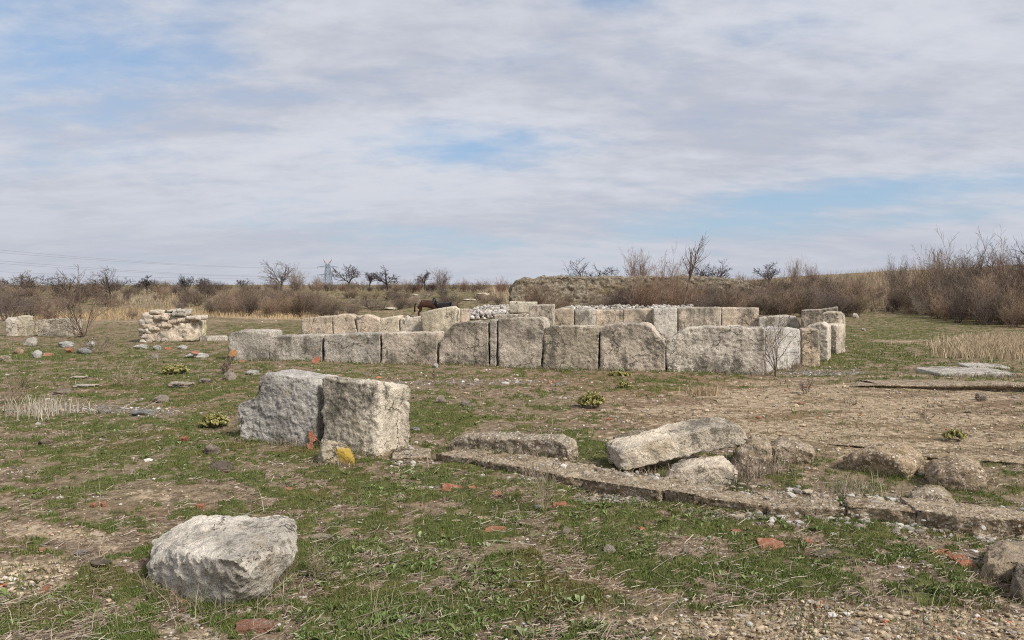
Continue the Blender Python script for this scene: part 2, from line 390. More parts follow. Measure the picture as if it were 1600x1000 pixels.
# leafy green weeds in rosettes
x, y, z = spread(16000, 500, 1040, bias=1.1); wd = fbm2(x, y, .8, 4, .6, 41); g, s, gr, ru = masks(x, y)
px, py = project(x, y, z); vivid = blobs(px, py, [(925,700,38,20,1.),(690,650,70,24,.6),(880,790,160,30,.6),(1150,820,160,25,.5),(1480,925,60,14,1.),(620,980,130,30,.7),(760,920,50,16,.8),(1000,780,200,20,.4),(300,690,120,25,.5),(550,750,130,20,.35),(110,940,100,40,.4),(1200,905,60,20,.5)])
keep = jig(len(x), 0, 1) < np.clip(sm(.10, .42, wd) * .40 + vivid * .75, 0, 1) * (1 - sm(.3, .45, s)) * (1 - .8 * sm(14, 26, y)); x, y, z = x[keep], y[keep], z[keep]
K = 9; n = len(x) * K; X, Y, Z = (np.repeat(a, K) for a in (x, y, z)); sz = np.repeat(jig(len(x), .6, 1.5), K)
yaw = jig(n, 0, 6.283); L = jig(n, .012, .042) * sz * np.clip(Y / 11, .9, 1.5); el = jig(n, .15, 1.0); W = L * jig(n, .16, .30)
cx, cy, sx, sy = np.cos(yaw), np.sin(yaw), -np.sin(yaw), np.cos(yaw); off = jig(n, 0, .022) * sz; X = X + cx * off; Y = Y + cy * off
mid_ = np.stack([X + cx * L * .55, Y + cy * L * .55, Z + .012 + L * .55 * el], 1)
v = np.stack([np.stack([X, Y, Z + .006], 1), mid_ + np.stack([sx * W, sy * W, W * .3], 1), np.stack([X + cx * L, Y + cy * L, Z + .012 + L * el * .8], 1), mid_ - np.stack([sx * W, sy * W, -W * .3], 1)], 1).reshape(-1, 3)
k = np.arange(n)[:, None] * 4
tc = np.repeat(tint(len(x), [(.12, .16, .045), (.165, .21, .07), (.21, .25, .12), (.095, .135, .035)], .25), K, 0)
stuff('leafy_weeds', v, np.concatenate([k + [[0, 1, 2]], k + [[0, 2, 3]]]), np.repeat(tc * np.concatenate([jig(n, .75, 1.25)[:, None]] * 4, 1), 4, 0), 'leaf')
# dead straw and twigs lying about
x, y, z = spread(190000, 485, 1040, bias=1.2); g, s, gr, ru = masks(x, y); cl = fbm2(x, y, 1.3, 3, .6, 51)
keep = jig(len(x), 0, 1) < np.clip(.34 + cl * .9, .05, 1) * (1 - .62 * g) * (1 - .85 * sm(.25, .45, s)) * (1 - .6 * sm(20, 36, y)); x, y, z = x[keep], y[keep], z[keep]
n = len(x); yaw = np.where(jig(n, 0, 1) < .5, RNG.normal(.25, .45, n), jig(n, 0, 6.28)); L = RNG.gamma(1.8, .016, n) + .010; L = np.minimum(L, .16) * np.clip(y / 12, 1, 1.5)
W = jig(n, .0009, .0024) * np.clip(y / 6, .9, 2.2); tl = jig(n, -.12, .35)
dx, dy = np.cos(yaw) * L / 2, np.sin(yaw) * L / 2; wx, wy = -np.sin(yaw) * W, np.cos(yaw) * W; h0 = z + jig(n, .008, .03)
v = np.stack([np.stack([x - dx - wx, y - dy - wy, h0], 1), np.stack([x - dx + wx, y - dy + wy, h0 + W], 1), np.stack([x + dx + wx, y + dy + wy, h0 + L * tl + W], 1), np.stack([x + dx - wx, y + dy - wy, h0 + L * tl], 1)], 1).reshape(-1, 3)
stuff('straw_litter', v, np.arange(n * 4).reshape(-1, 4), np.repeat(tint(n, [(.32, .255, .19), (.22, .165, .12), (.15, .11, .08), (.42, .36, .28), (.19, .14, .105)], .25), 4, 0), 'straw')
# pebbles and brick crumbs
ico = bmesh.new(); bmesh.ops.create_icosphere(ico, subdivisions=1, radius=1); IV = np.array([v.co[:] for v in ico.verts]); IF = np.array([[v.index for v in f.verts] for f in ico.faces]); ico.free()
x, y, z = spread(70000, 486, 1040, bias=1.1); g, s, gr, ru = masks(x, y); cl = fbm2(x, y, 1.0, 4, .6, 61)
dens = .10 + (.08 + .34 * (y < 4.8)) * sm(.28, .5, s) + .95 * sm(.28, .5, gr) + .22 * sm(.05, .4, cl)
keep = jig(len(x), 0, 1) < dens * (1 - .7 * g); x, y, z, s, gr = (a[keep] for a in (x, y, z, s, gr))
n = len(x); r = np.minimum(.0035 + RNG.gamma(1.5, .0038, n), .032) * np.clip(y / 7, .9, 1.9)
sc = np.stack([r * jig(n, .8, 1.5), r * jig(n, .7, 1.2), r * jig(n, .4, .8)], 1); yaw = jig(n, 0, 6.28)
P = IV[None] * (1 + RNG.uniform(-.22, .22, (n, len(IV), 1))) * sc[:, None, :]
ca, sa = np.cos(yaw)[:, None], np.sin(yaw)[:, None]
v = np.stack([P[..., 0] * ca - P[..., 1] * sa + x[:, None], P[..., 0] * sa + P[..., 1] * ca + y[:, None], P[..., 2] + z[:, None] + .004], -1).reshape(-1, 3)
cc = tint(n, [(.46, .42, .36), (.36, .31, .25), (.28, .235, .19), (.55, .52, .48), (.40, .31, .21), (.31, .29, .27)], .22); snd = (s > .35) & (jig(n, 0, 1) < .75); cc[snd, :3] = np.array([.42, .335, .23]) * (1 + jig(snd.sum(), -.4, .35))[:, None]
red = jig(n, 0, 1) < .03
cc[red, :3] = np.array([.40, .15, .08]) * (1 + jig(red.sum(), -.25, .25))[:, None]
stuff('pebbles', v, (IF[None] + (np.arange(n) * len(IV))[:, None, None]).reshape(-1, 3), np.repeat(cc, len(IV), 0), 'grit')
# dry grass: loose stalks everywhere, dense pale stands in a few places
parts = []
x, y, z = spread(9000, 495, 1030, bias=1.1); cl = fbm2(x, y, .7, 3, .6, 71); keep = jig(len(x), 0, 1) < sm(.08, .45, cl) * .55 + .03; x, y, z = x[keep], y[keep], z[keep]; n = len(x)
parts.append(blade_mesh(x, y, z, RNG.gamma(2.5, .035, n) + .04, jig(n, .0010, .0020) * np.clip(y / 6, .9, 2.4), jig(n, .1, .9), tint(n, [(.40, .33, .24), (.30, .24, .17), (.48, .41, .30)], .2)))
STANDS = [(1570,546,80,12,15000,.34,(.47,.375,.25)),(1530,555,60,5,1800,.18,(.45,.36,.24)),(430,491,130,3,2600,.28,(.48,.36,.21)),(250,490,110,4,1500,.4,(.46,.33,.19)),(100,497,120,3,1200,.35,(.42,.31,.18)),
          (290,480,60,4,350,.6,(.46,.34,.22)),(205,480,50,4,350,.6,(.40,.33,.24)),(1260,443,130,3,2200,.7,(.38,.29,.20)),(1400,430,90,6,3000,1.0,(.36,.27,.19)),(650,449,170,2.2,1000,.45,(.36,.28,.2)),(1100,614,26,3,400,.16,(.44,.34,.22)),
          (800,449,60,2.5,1500,.7,(.42,.32,.22)),(180,466,190,4,700,.5,(.34,.26,.19)),(1340,485,60,6,700,.5,(.38,.3,.2)),(60,645,70,14,260,.25,(.42,.37,.29)),(1180,740,70,22,240,.20,(.38,.31,.25)),(1330,775,60,18,160,.18,(.4,.33,.26))]
for cx, cy, rx, ry, n, h, col in STANDS:
    px = cx + RNG.normal(0, .5, n) * rx; py = np.maximum(cy + RNG.normal(0, .5, n) * ry, 446.2)
    a, b, c0 = ray(px, py)
    if cy < 470:
        Yd = RNG.uniform(58, 95, n) if cx < 1000 else RNG.uniform(52, 82, n); xx, yy = a * Yd / b, Yd
    else: xx, yy = px2xy(px, py)
    parts.append(blade_mesh(xx, yy, T(xx, yy), h * jig(n, .5, 1.1), jig(n, .0016, .003) * np.clip(yy / 6, .8, 4.5), jig(n, .1, .7), tint(n, [col], .28)))
v, f, c = cat(parts); stuff('dry_grass', v, f, c, 'straw')
# ------------------------------------------------------------------ stones
TAN, PALE, GREY, WARM, OCHRE = (.525, .445, .355), (.60, .525, .43), (.485, .435, .37), (.535, .435, .335), (.44, .36, .275)
def plane_uv(px, py, O, U, Nn):
    a, b, c = ray(px, py); d = Vector((float(a), float(b), float(c))); C = Vector((0, 0, HC))
    t = (O - C).dot(Nn) / d.dot(Nn); p = C + d * t; q = p - O
    return q.dot(U), p.z
BASES = []
def rowY(px): return float(np.interp(px, [340, 690, 1040, 1200], [18.4, 17.2, 15.75, 15.3]))
def block(label, bl, br, top, depth=.5, YL=None, YR=None, tint_=TAN, lichen=.7, name='stone_block', res=.022, rad=.024, amp=1., mat='stone', group='hewn blocks of the old enclosure', sink=.07, cat='stone block', back=1., zb=None, yaw=0):
    pl = gp(*bl) if YL is None else pt(bl[0], bl[1], YL); pr = gp(*br) if YR is None else pt(br[0], br[1], YR)
    O = Vector((pl.x, pl.y, 0)); U = Vector((pr.x - pl.x, pr.y - pl.y, 0)); w = U.length; U.normalize(); Nn = Vector((-U.y, U.x, 0))
    if Nn.y < 0: Nn = -Nn
    tp = [plane_uv(x, y, O, U, Nn) for x, y in top]
    tx = np.array([(x - top[0][0]) / (top[-1][0] - top[0][0]) for x, y in top]); tx = np.maximum.accumulate(tx + np.arange(len(tx)) * 1e-4); tx /= tx[-1]
    tu = np.array([p[0] for p in tp]); tv = np.array([p[1] for p in tp])
    BASES.append((pl.copy(), pr.copy()))
    if zb is not None: bz = np.array(zb if isinstance(zb, tuple) else (zb, zb))
    else: bz = np.array([min(pl.z, T1(pl.x, pl.y)), min(pr.z, T1(pr.x, pr.y))]) - sink
    h = float(tv.max() - bz.min())
    nx, nz, ny = (max(6, int(k / res)) for k in (w, h, depth))
    p, f = cubegrid(nx, ny, nz)           # axes: u, depth, height
    half = np.array([w, depth, h]) / 2; p = p * half
    sd = abs(hash(label)) % 9973 if False else sum(ord(ch) * (i + 3) for i, ch in enumerate(label)) % 9973
    rr = np.clip(rad * (.45 + 2.2 * np.abs(fbm3(p * 3.5 + sd, 3))), .008, min(half) * .9)[:, None]
    inner = np.clip(p, -(half - rr), half - rr); dl = p - inner; L = np.linalg.norm(dl, axis=1, keepdims=True)
    edge = np.clip((np.abs(dl).sum(1) / rr[:, 0] - 1) / .7, 0, 1)
    p = np.where(L > 1e-6, inner + dl / np.maximum(L, 1e-6) * rr, p)
    a = np.clip(p[:, 0] / w + .5, 0, 1); c = p[:, 1] / depth + .5; b = np.clip(p[:, 2] / h + .5, 0, 1)
    bu = a * w; bzz = bz[0] + a * (bz[1] - bz[0]); uu = np.interp(a, tx, tu); vv = np.interp(a, tx, tv)
    k = 1 - (1 - back) * c
    u = bu + (uu - bu) * b; z = bzz + (vv - bzz) * b * k
    v = np.array(O)[None] + u[:, None] * np.array(U)[None] + (c * depth)[:, None] * np.array(Nn)[None]; v[:, 2] = z
    cen = np.array([O.x + U.x * w / 2 + Nn.x * depth / 2, O.y + U.y * w / 2 + Nn.y * depth / 2, float(bz.mean()) + sink])
    v = v - cen
    if svol(v, f) < 0: f = f[:, ::-1]
    v = rough(v, f, .018 * amp, .012 * amp, .007 * amp, sd * .013, 1.6, 15., 24.)
    me = mkmesh(name, v, f, {'edge': ('FLOAT', edge)}); o = link(name, me, M[mat], None, cen); o.color = (*tint_, lichen)
    return tag(o, label, cat, group)
def hullmesh(name, P, res, low=.03, mid=.012, pit=.01, seed=1, soften=2):
    bm = bmesh.new()
    for p in P: bm.verts.new(p)
    r = bmesh.ops.convex_hull(bm, input=bm.verts)
    bmesh.ops.delete(bm, geom=list({g for g in r['geom_interior'] + r['geom_unused'] if isinstance(g, bmesh.types.BMVert)}), context='VERTS')
    for _ in range(12):
        E = [e for e in bm.edges if e.calc_length() > res * 1.6]
        if not E: break
        bmesh.ops.subdivide_edges(bm, edges=E, cuts=1); bmesh.ops.triangulate(bm, faces=[f for f in bm.faces if len(f.verts) > 3])
    for _ in range(soften): bmesh.ops.smooth_vert(bm, verts=bm.verts, factor=.5, use_axis_x=True, use_axis_y=True, use_axis_z=True)
    bmesh.ops.recalc_face_normals(bm, faces=bm.faces); bm.verts.index_update()
    v = np.array([q.co[:] for q in bm.verts]); f = np.array([[q.index for q in fc.verts] for fc in bm.faces]); bm.free()
    if svol(v, f) < 0: f = f[:, ::-1]
    v = rough(v, f, low, mid, pit, seed)
    return mkmesh(name, v, f)
def hullrock(label, pts3, res=.02, tint_=TAN, lichen=.5, name='rock', cat='rock', mat='stone', group=None, low=.014, mid=.016, pit=.012, soften=1):
    P = np.array([tuple(p) for p in pts3]); cen = Vector((P[:, 0].mean(), P[:, 1].mean(), P[:, 2].min()))
    me = hullmesh(name, [Vector(p) - cen for p in P], res, low, mid, pit, len(label) * 1.37, soften)
    o = link(name, me, M[mat], None, cen); o.color = (*tint_, lichen); return tag(o, label, cat, group)
def outline_rock(label, out, base_y, depth=.4, shrink=.9, lift=0., **kw):
    """front outline in the photograph, given real thickness behind"""
    cx = sum(p[0] for p in out) / len(out); Y = gp(cx, base_y).y
    fr = [pt(x, y, Y) for x, y in out]; c = sum(fr, Vector()) / len(fr)
    bk = [c + (p - c) * shrink + Vector((c.x / Y * depth, depth, lift)) for p in fr]
    ff = [c + (p - c) * .8 - Vector((0, depth * .18, 0)) for p in fr]
    P = fr + bk + ff
    for p in P: p.z = max(p.z, T1(p.x, p.y) - .10)
    P += [Vector((p.x, p.y, T1(p.x, p.y) - .06)) for p in fr if p.z < c.z]
    return hullrock(label, P, **kw)

# --- the boulder in front
bp = [(238,847,4.72),(258,832,4.9),(303,805,5.05),(350,808,5.05),(440,806,5.0),(456,808,4.95),(463,822,4.85),(466,842,4.7),(278,863,4.36),(330,871,4.15),(366,876,4.06),(390,897,4.10),(420,864,4.22),(464,866,4.55),
      (229,888,4.52),(232,910,4.52),(241,926,4.5),(300,946,4.32),(346,953,4.22),(358,953,4.22),(414,934,4.34),(440,902,4.48)]
P = [pt(*q) for q in bp] + [pt(300,860,5.0), pt(440,860,4.9), pt(250,885,4.9)]
hullrock('large pale boulder lying alone in the left foreground grass', P, .011, (.63, .57, .485), .3, 'boulder', 'boulder', low=.010, mid=.016, pit=.016, soften=1)
# --- the pair of upright blocks
block('tilted rough grey block, left one of the upright pair in the grass', (374,692), (494,706), [(368,632),(384,626),(402,618),(405,592),(413,584),(440,586),(497,594)], .5, 8.75, 8.40, (.51, .475, .43), .6, res=.012, rad=.05, amp=1.0, group='pair of upright blocks')
block('cream and ochre block with a dark lichen face, right one of the upright pair', (499,707), (588,716), [(501,588),(520,587),(560,591),(592,595)], .62, 8.35, 8.02, (.66, .58, .46), .66, res=.012, rad=.06, amp=.85, group='pair of upright blocks', back=.86)
outline_rock('small stone with bright yellow lichen at the foot of the upright pair', [(499,718),(504,701),(514,695),(528,700),(544,704),(553,714),(546,725),(520,727)], 727, .18, tint_=(.52,.44,.32), lichen=.3, mat='yellow', name='stone', cat='stone', res=.012, low=.03, mid=.016, soften=1)
outline_rock('pale knobby stone leaning against the right side of the upright pair', [(621,640),(624,629),(632,627),(640,632),(639,641),(632,648),(624,646)], 700, .12, tint_=PALE, lichen=.25, name='stone', cat='stone', res=.012)
# --- front row, left to right
FR = [
 ('leftmost front row block, rounded top, with orange tiles at its foot', (355,563),(419,563),[(355,526),(360,520),(368,517),(400,516),(425,517)],{'tint_':GREY,'lichen':.75,'rad':.07}),
 ('low grey front row block just behind the leaning red tile', (420,566),(503,567),[(420,528),(425,525),(503,524)],{'tint_':GREY,'lichen':.85}),
 ('low front row block with dark vertical stains, right of the red tile', (506,567),(593,568),[(506,523),(540,522),(593,521)],{'tint_':GREY,'lichen':.7}),
 ('low square front row block with a smooth pale right margin', (596,569),(682,571),[(596,520),(683,519)],{'tint_':TAN,'lichen':.75}),
 ('front row block with a broken sloping left shoulder and a crack', (685,573),(763,575),[(685,546),(690,532),(698,518),(706,508),(713,504),(740,503),(763,503)],{'tint_':TAN,'lichen':1.}),
 ('narrow upright slab wedged between two tall front row blocks', (765,575),(775,575),[(765,499),(776,500)],{'tint_':GREY,'lichen':.3,'rad':.02}),
 ('tallest front row block, smooth and pinkish tan with a square hole', (779,576),(844,576),[(778,499),(784,497),(815,496),(842,496),(850,501),(851,512)],{'tint_':(.50,.43,.345),'lichen':.4}),
 ('squarish front row block with ochre pits, right of the tallest block', (848,577),(933,583),[(850,514),(860,510),(890,509),(936,511)],{'tint_':(.47,.40,.30),'lichen':.75}),
 ('front row block with a carved step and its right shoulder worn away', (937,583),(1038,584),[(938,517),(948,507),(975,505),(1008,506),(1018,512),(1024,523),(1031,530),(1040,536)],{'tint_':TAN,'lichen':.75}),
 ('longest front row block, pitted and grey, with a bitten left corner', (1043,585),(1194,588),[(1040,533),(1052,527),(1062,520),(1072,513),(1100,511),(1195,512)],{'tint_':(.58,.515,.43),'lichen':.8,'amp':1.4}),
]
for i, (lb, bl, br, top, kw) in enumerate(FR): block(lb, bl, br, top, .55, rowY(bl[0]), rowY(br[0]), **kw)
# --- right wing going back
block('pale grey wing block behind the leafless sapling', (1198,587), (1252,574), [(1197,516),(1222,515),(1234,511),(1250,514)], .5, 15.45, 17.0, (.47,.44,.40), .45)
block('orange stained block standing at the bend of the right wing', (1253,573), (1281,573), [(1252,515),(1266,514),(1280,516)], .7, 16.95, 16.85, (.52,.41,.30), .6)
block('tall pale block with a pointed top behind the orange stained block', (1262,566), (1294,566), [(1260,510),(1272,507),(1284,505),(1294,511)], .9, 18.3, 18.1, PALE, .35)
block('narrow weathered wing block with a flat top, fourth from the bend', (1286,559), (1307,559), [(1288,507),(1300,507),(1308,509)], .9, 20.0, 19.8, TAN, .7)
block('wing block carrying a small pale stone cap near the corner', (1284,552), (1311,552), [(1284,490),(1300,488),(1311,489)], .8, 21.7, 21.5, WARM, .7)
block('tall streaked end block at the right corner of the enclosure', (1305,544), (1320,542), [(1306,489),(1315,487),(1321,494)], .45, 22.2, 22.4, PALE, .5)
block('dark mossy corner block with a sloping pale top', (1252,536), (1310,536), [(1252,485),(1285,483),(1309,480)], .6, 24.6, 24.2, WARM, .95)
# --- back row, left part
BL = [
 ('leftmost back row block, pale with brown stained top', (471,524),(519,524),[(471,500),(476,497),(498,495),(519,494)],27.4,27.2,WARM,.55),
 ('back row block with a raised rounded top and slanting right side', (520,524),(560,524),[(520,494),(534,491),(546,491),(552,495)],27.2,27.1,WARM,.5),
 ('speckled back row block with a domed top between two joints', (560,524),(594,524),[(556,494),(574,492),(586,496),(595,502)],27.1,27.,WARM,.6),
 ('small cream back row block with a slanting clean cut top', (595,524),(624,524),[(594,498),(623,493)],27.,26.9,(.56,.48,.36),.3),
 ('pale smooth back row block beside the small cream one', (625,524),(666,524),[(625,498),(666,493)],26.9,26.8,PALE,.35),
 ('tall yellowish back row block right below the two ponies', (661,526),(712,526),[(657,490),(672,485),(690,481),(706,479),(713,484)],26.,25.8,(.56,.485,.36),.6),
 ('ochre sliver of a block at the right end of the left back row', (712,526),(722,526),[(711,483),(722,483)],26.6,26.5,OCHRE,.4)]
for lb, bl, br, top, yl, yr, c, li in BL: block(lb, (bl[0] - .2, bl[1]), (br[0] + .2, br[1]), [(top[0][0] - .2, top[0][1])] + top[1:-1] + [(top[-1][0] + .2, top[-1][1])], .6, yl, yr, c, li, res=.045, amp=1.2)
BR = [
 ('dark back row block with a flat green tinged top left of centre', (826,528),(861,528),[(826,477),(861,476)],25.2,25.0,TAN,.95),
 ('ochre back row block with a sloping left corner', (860,528),(896,528),[(858,489),(868,485),(880,481),(897,482)],25.6,25.6,OCHRE,.8),
 ('grey speckled back row block with white rubble above it', (898,528),(930,528),[(898,484),(931,483)],26,26,GREY,.8),
 ('brown speckled back row block with a pale scar on its top edge', (931,527),(973,527),[(931,484),(973,484)],26.2,26.2,WARM,.85),
 ('brown back row block with a dark vertical crack', (974,527),(1020,527),[(974,483),(1000,483),(1020,482)],26.4,26.4,OCHRE,.8),
 ('smooth pale grey squared block in the back row', (1021,524),(1058,524),[(1021,482),(1058,481)],26.2,26.2,(.47,.43,.375),.2),
 ('long speckled back row block right of the smooth grey block', (1060,526),(1126,526),[(1060,482),(1080,480),(1127,480)],26.4,26.2,TAN,.75),
 ('squared back row block with sharp top corners', (1128,526),(1185,526),[(1127,481),(1186,481)],26.2,26.0,WARM,.75),
 ('low back row block with a rounded right corner behind the sapling', (1186,528),(1251,528),[(1185,496),(1205,494),(1230,493),(1245,496),(1251,508)],25.4,25.0,GREY,.6)]
for lb, bl, br, top, yl, yr, c, li in BR: block(lb, (bl[0] - .2, bl[1]), (br[0] + .2, br[1]), [(top[0][0] - .2, top[0][1])] + top[1:-1] + [(top[-1][0] + .2, top[-1][1])], .6, yl, yr, c, li, res=.045, amp=1.2)
zt = T1(0, 29.5)
block('pale block with a yellow lichen edge lying on a slab behind the back row', (796,489), (834,488), [(795,471),(835,472)], .7, 29.5, 29.3, (.52,.47,.37), .5, zb=pt(800,489,29.4).z, res=.045)
block('flat broken slab carrying the pale block behind the back row', (770,528), (827,528), [(772,492),(826,490)], 1.0, 29.2, 29.1, TAN, .6, res=.05)
# --- far left ruins
block('irregular upright stone at the far left edge by dark bushes', (8,525), (27,525), [(8,502),(13,496),(20,501),(26,500)], .5, 26.8, 26.8, (.47,.42,.35), .45, res=.04, amp=1.6, group='stones at the far left')
block('taller upright stone with a flat top beside the far left one', (27,525), (41,525), [(26,494),(31,493),(40,494)], .5, 26.9, 26.9, (.50,.44,.33), .45, res=.04, amp=1.4, group='stones at the far left')
block('low dark stone in the gap between far left blocks', (41,526), (58,526), [(41,505),(48,503),(57,504)], .5, 27.6, 27.6, (.42,.36,.25), .5, res=.04, amp=1.4, group='stones at the far left')
block('squared block with a thin pale lid edge at the far left', (59,525), (105,524), [(59,500),(75,499),(104,498)], .6, 26.6, 26.6, (.50,.44,.35), .35, res=.035, group='stones at the far left')
block('narrow slab partly hidden by the tall leafless shrub at far left', (106,525), (117,525), [(106,499),(117,499)], .5, 27., 27., TAN, .6, res=.04, group='stones at the far left')
# ruined masonry pier
def ruin():
    rt = bpy.data.objects.new('ruined_wall', None); COL.objects.link(rt); b = gp(265, 536); rt.location = b
    tag(rt, 'crumbling masonry pier of stacked flat stones on the left', 'ruined wall')
    def sub(name, cx, base, top, wpx, dep, col, li, Y, seed, amp=1., mat='stone'):
        w = wpx * Y / F; h = (base - top) * Y / F; p, f = cubegrid(max(5, int(w / .035)), max(5, int(dep / .05)), max(4, int(h / .035)))
        p = p * np.array([w, dep, h]) / 2
        l = np.abs(p / (np.array([w, dep, h]) / 2)); p = p * (1 - .10 * (np.sort(l, 1)[:, 1:2] ** 4))
        if svol(p, f) < 0: f = f[:, ::-1]
        p = rough(p, f, .05 * amp, .025 * amp, .015, seed, 2.6, 9.)
        c = pt(cx, (base + top) / 2, Y); o = link(name, mkmesh(name, p, f), M[mat], rt, Vector((c.x, c.y + dep / 2, c.z)) - b); o.color = (*col, li)
        return o
    sub('masonry_core', 243, 536, 491, 42, .8, (.56,.475,.375), .55, 23.85, 1, 1.5)
    sub('masonry_core', 279, 535, 500, 48, .8, (.57,.485,.38), .5, 23.9, 5, 1.3)
    sub('masonry_core', 303, 530, 500, 16, .7, (.48,.43,.28), .2, 24.6, 6, 1.3)
    rs = random.Random(5)
    for cx, y, w, h, c in [(230,494,20,8,TAN),(250,497,24,7,WARM),(262,491,30,6,PALE),(243,488,22,6,TAN),(279,490,22,6,GREY),(266,486,20,4,PALE),(281,486,14,5,GREY),(272,497,30,7,GREY),(288,500,26,6,TAN),(268,503,24,6,WARM),(232,502,16,7,PALE),(228,510,14,7,TAN),(227,518,15,7,PALE),(226,526,16,8,TAN),(229,533,18,7,PALE),
                           (300,497,24,6,PALE),(220,505,8,10,GREY),(219,520,9,12,GREY),(222,532,12,9,GREY),(255,509,22,6,WARM),(240,514,20,6,TAN)]:
        sub('stone', cx, y + h * .55, y - h * .55, w, rs.uniform(.5, .8), c, rs.uniform(.2, .8), 23.78 + rs.uniform(0, .12), rs.uniform(0, 30), .8)
ruin()
block('long low grey slab lying in the grass right of the masonry pier', (312,533), (356,532), [(312,526),(356,525)], .4, None, None, GREY, .9, res=.03, name='stone_slab', cat='slab', group='slabs lying flat')
# --- foundations in front
block('low mortared wall stub with a dark front, right of the upright pair', (702,706), (888,722), [(700,690),(712,684),(760,682),(810,685),(860,686),(880,691),(889,703)], .30, None, None, (.85,.82,.78), .5, 'wall_stub', .016, .05, 1.5, 'mortar', None, cat='wall stub')
def strip(label, front, width, hts, tn, name='foundation_wall', seed=1, res=.02):
    G = [gp(*q) for q in front]; d = [0]
    for i in range(1, len(G)): d.append(d[-1] + (G[i] - G[i - 1]).length)
    n = int(d[-1] / res); s = np.linspace(0, d[-1], n); px = np.interp(s, d, [g.x for g in G]); py = np.interp(s, d, [g.y for g in G]); hh = np.interp(s, d, hts)
    prof = np.array([(.06, -.5), (.06, .05), (.055, .35), (.0, .55), (-.02, .75), (-.01, .93), (.03, 1.), (.1, 1.02), (.2, 1.), (.3, .95), (.42, .88), (.55, .78), (.66, .66), (.78, .52), (.88, .35), (1., .1), (1.08, -.3)])
    m = 34; t = np.linspace(0, len(prof) - 1, m); pr = np.stack([np.interp(t, np.arange(len(prof)), prof[:, k]) for k in (0, 1)], 1)
    tx = np.gradient(px); ty = np.gradient(py); L = np.hypot(tx, ty); nx, ny = -ty / L, tx / L; sg = np.where(ny < 0, -1, 1); nx, ny = nx * sg, ny * sg
    ww = width * (1 + .30 * fbm2(s, s * 0, .7, 3, .5, seed)); rb = np.random.default_rng(seed); ed = np.cumsum(rb.gamma(3., .13, 400)); iseg = np.searchsorted(ed, s)
    jag = rb.uniform(-.10, .10, 500)[iseg] + .05 * fbm2(s, s * 0 + 3, 4.0, 4, .7, seed); bump_ = rb.choice([.5, .75, .9, 1., 1.1, 1.25], 500)[iseg]; kw_ = np.ones(9) / 9; jag = np.convolve(np.pad(jag, 4, 'edge'), kw_, 'valid'); bump_ = np.convolve(np.pad(bump_, 4, 'edge'), kw_, 'valid')
    hh = hh * bump_; hh[0] = hh[-1] = .01
    off = pr[None, :, 0] * ww[:, None] + (jag[:, None] * (1 - np.clip(pr[None, :, 0] * 3, 0, 1)))
    X = px[:, None] + nx[:, None] * off; Y = py[:, None] + ny[:, None] * off; Z = T(X, Y) + hh[:, None] * pr[None, :, 1] - .02
    v = np.stack([X, Y, Z], -1).reshape(-1, 3); idx = np.arange(n * m).reshape(n, m)
    f = np.stack([idx[:-1, :-1], idx[1:, :-1], idx[1:, 1:], idx[:-1, 1:]], -1).reshape(-1, 4)
    if vnormals(v, f)[m // 2][2] < 0: f = f[:, ::-1]
    c = np.array(G[0]); v = rough(v, f, .004, .013, .012, seed, 2.4, 15., 22.)
    o = link(name, mkmesh(name, v - c, f), M['mortar'], None, c); o.color = (*tn, 1); return tag(o, label, 'foundation')
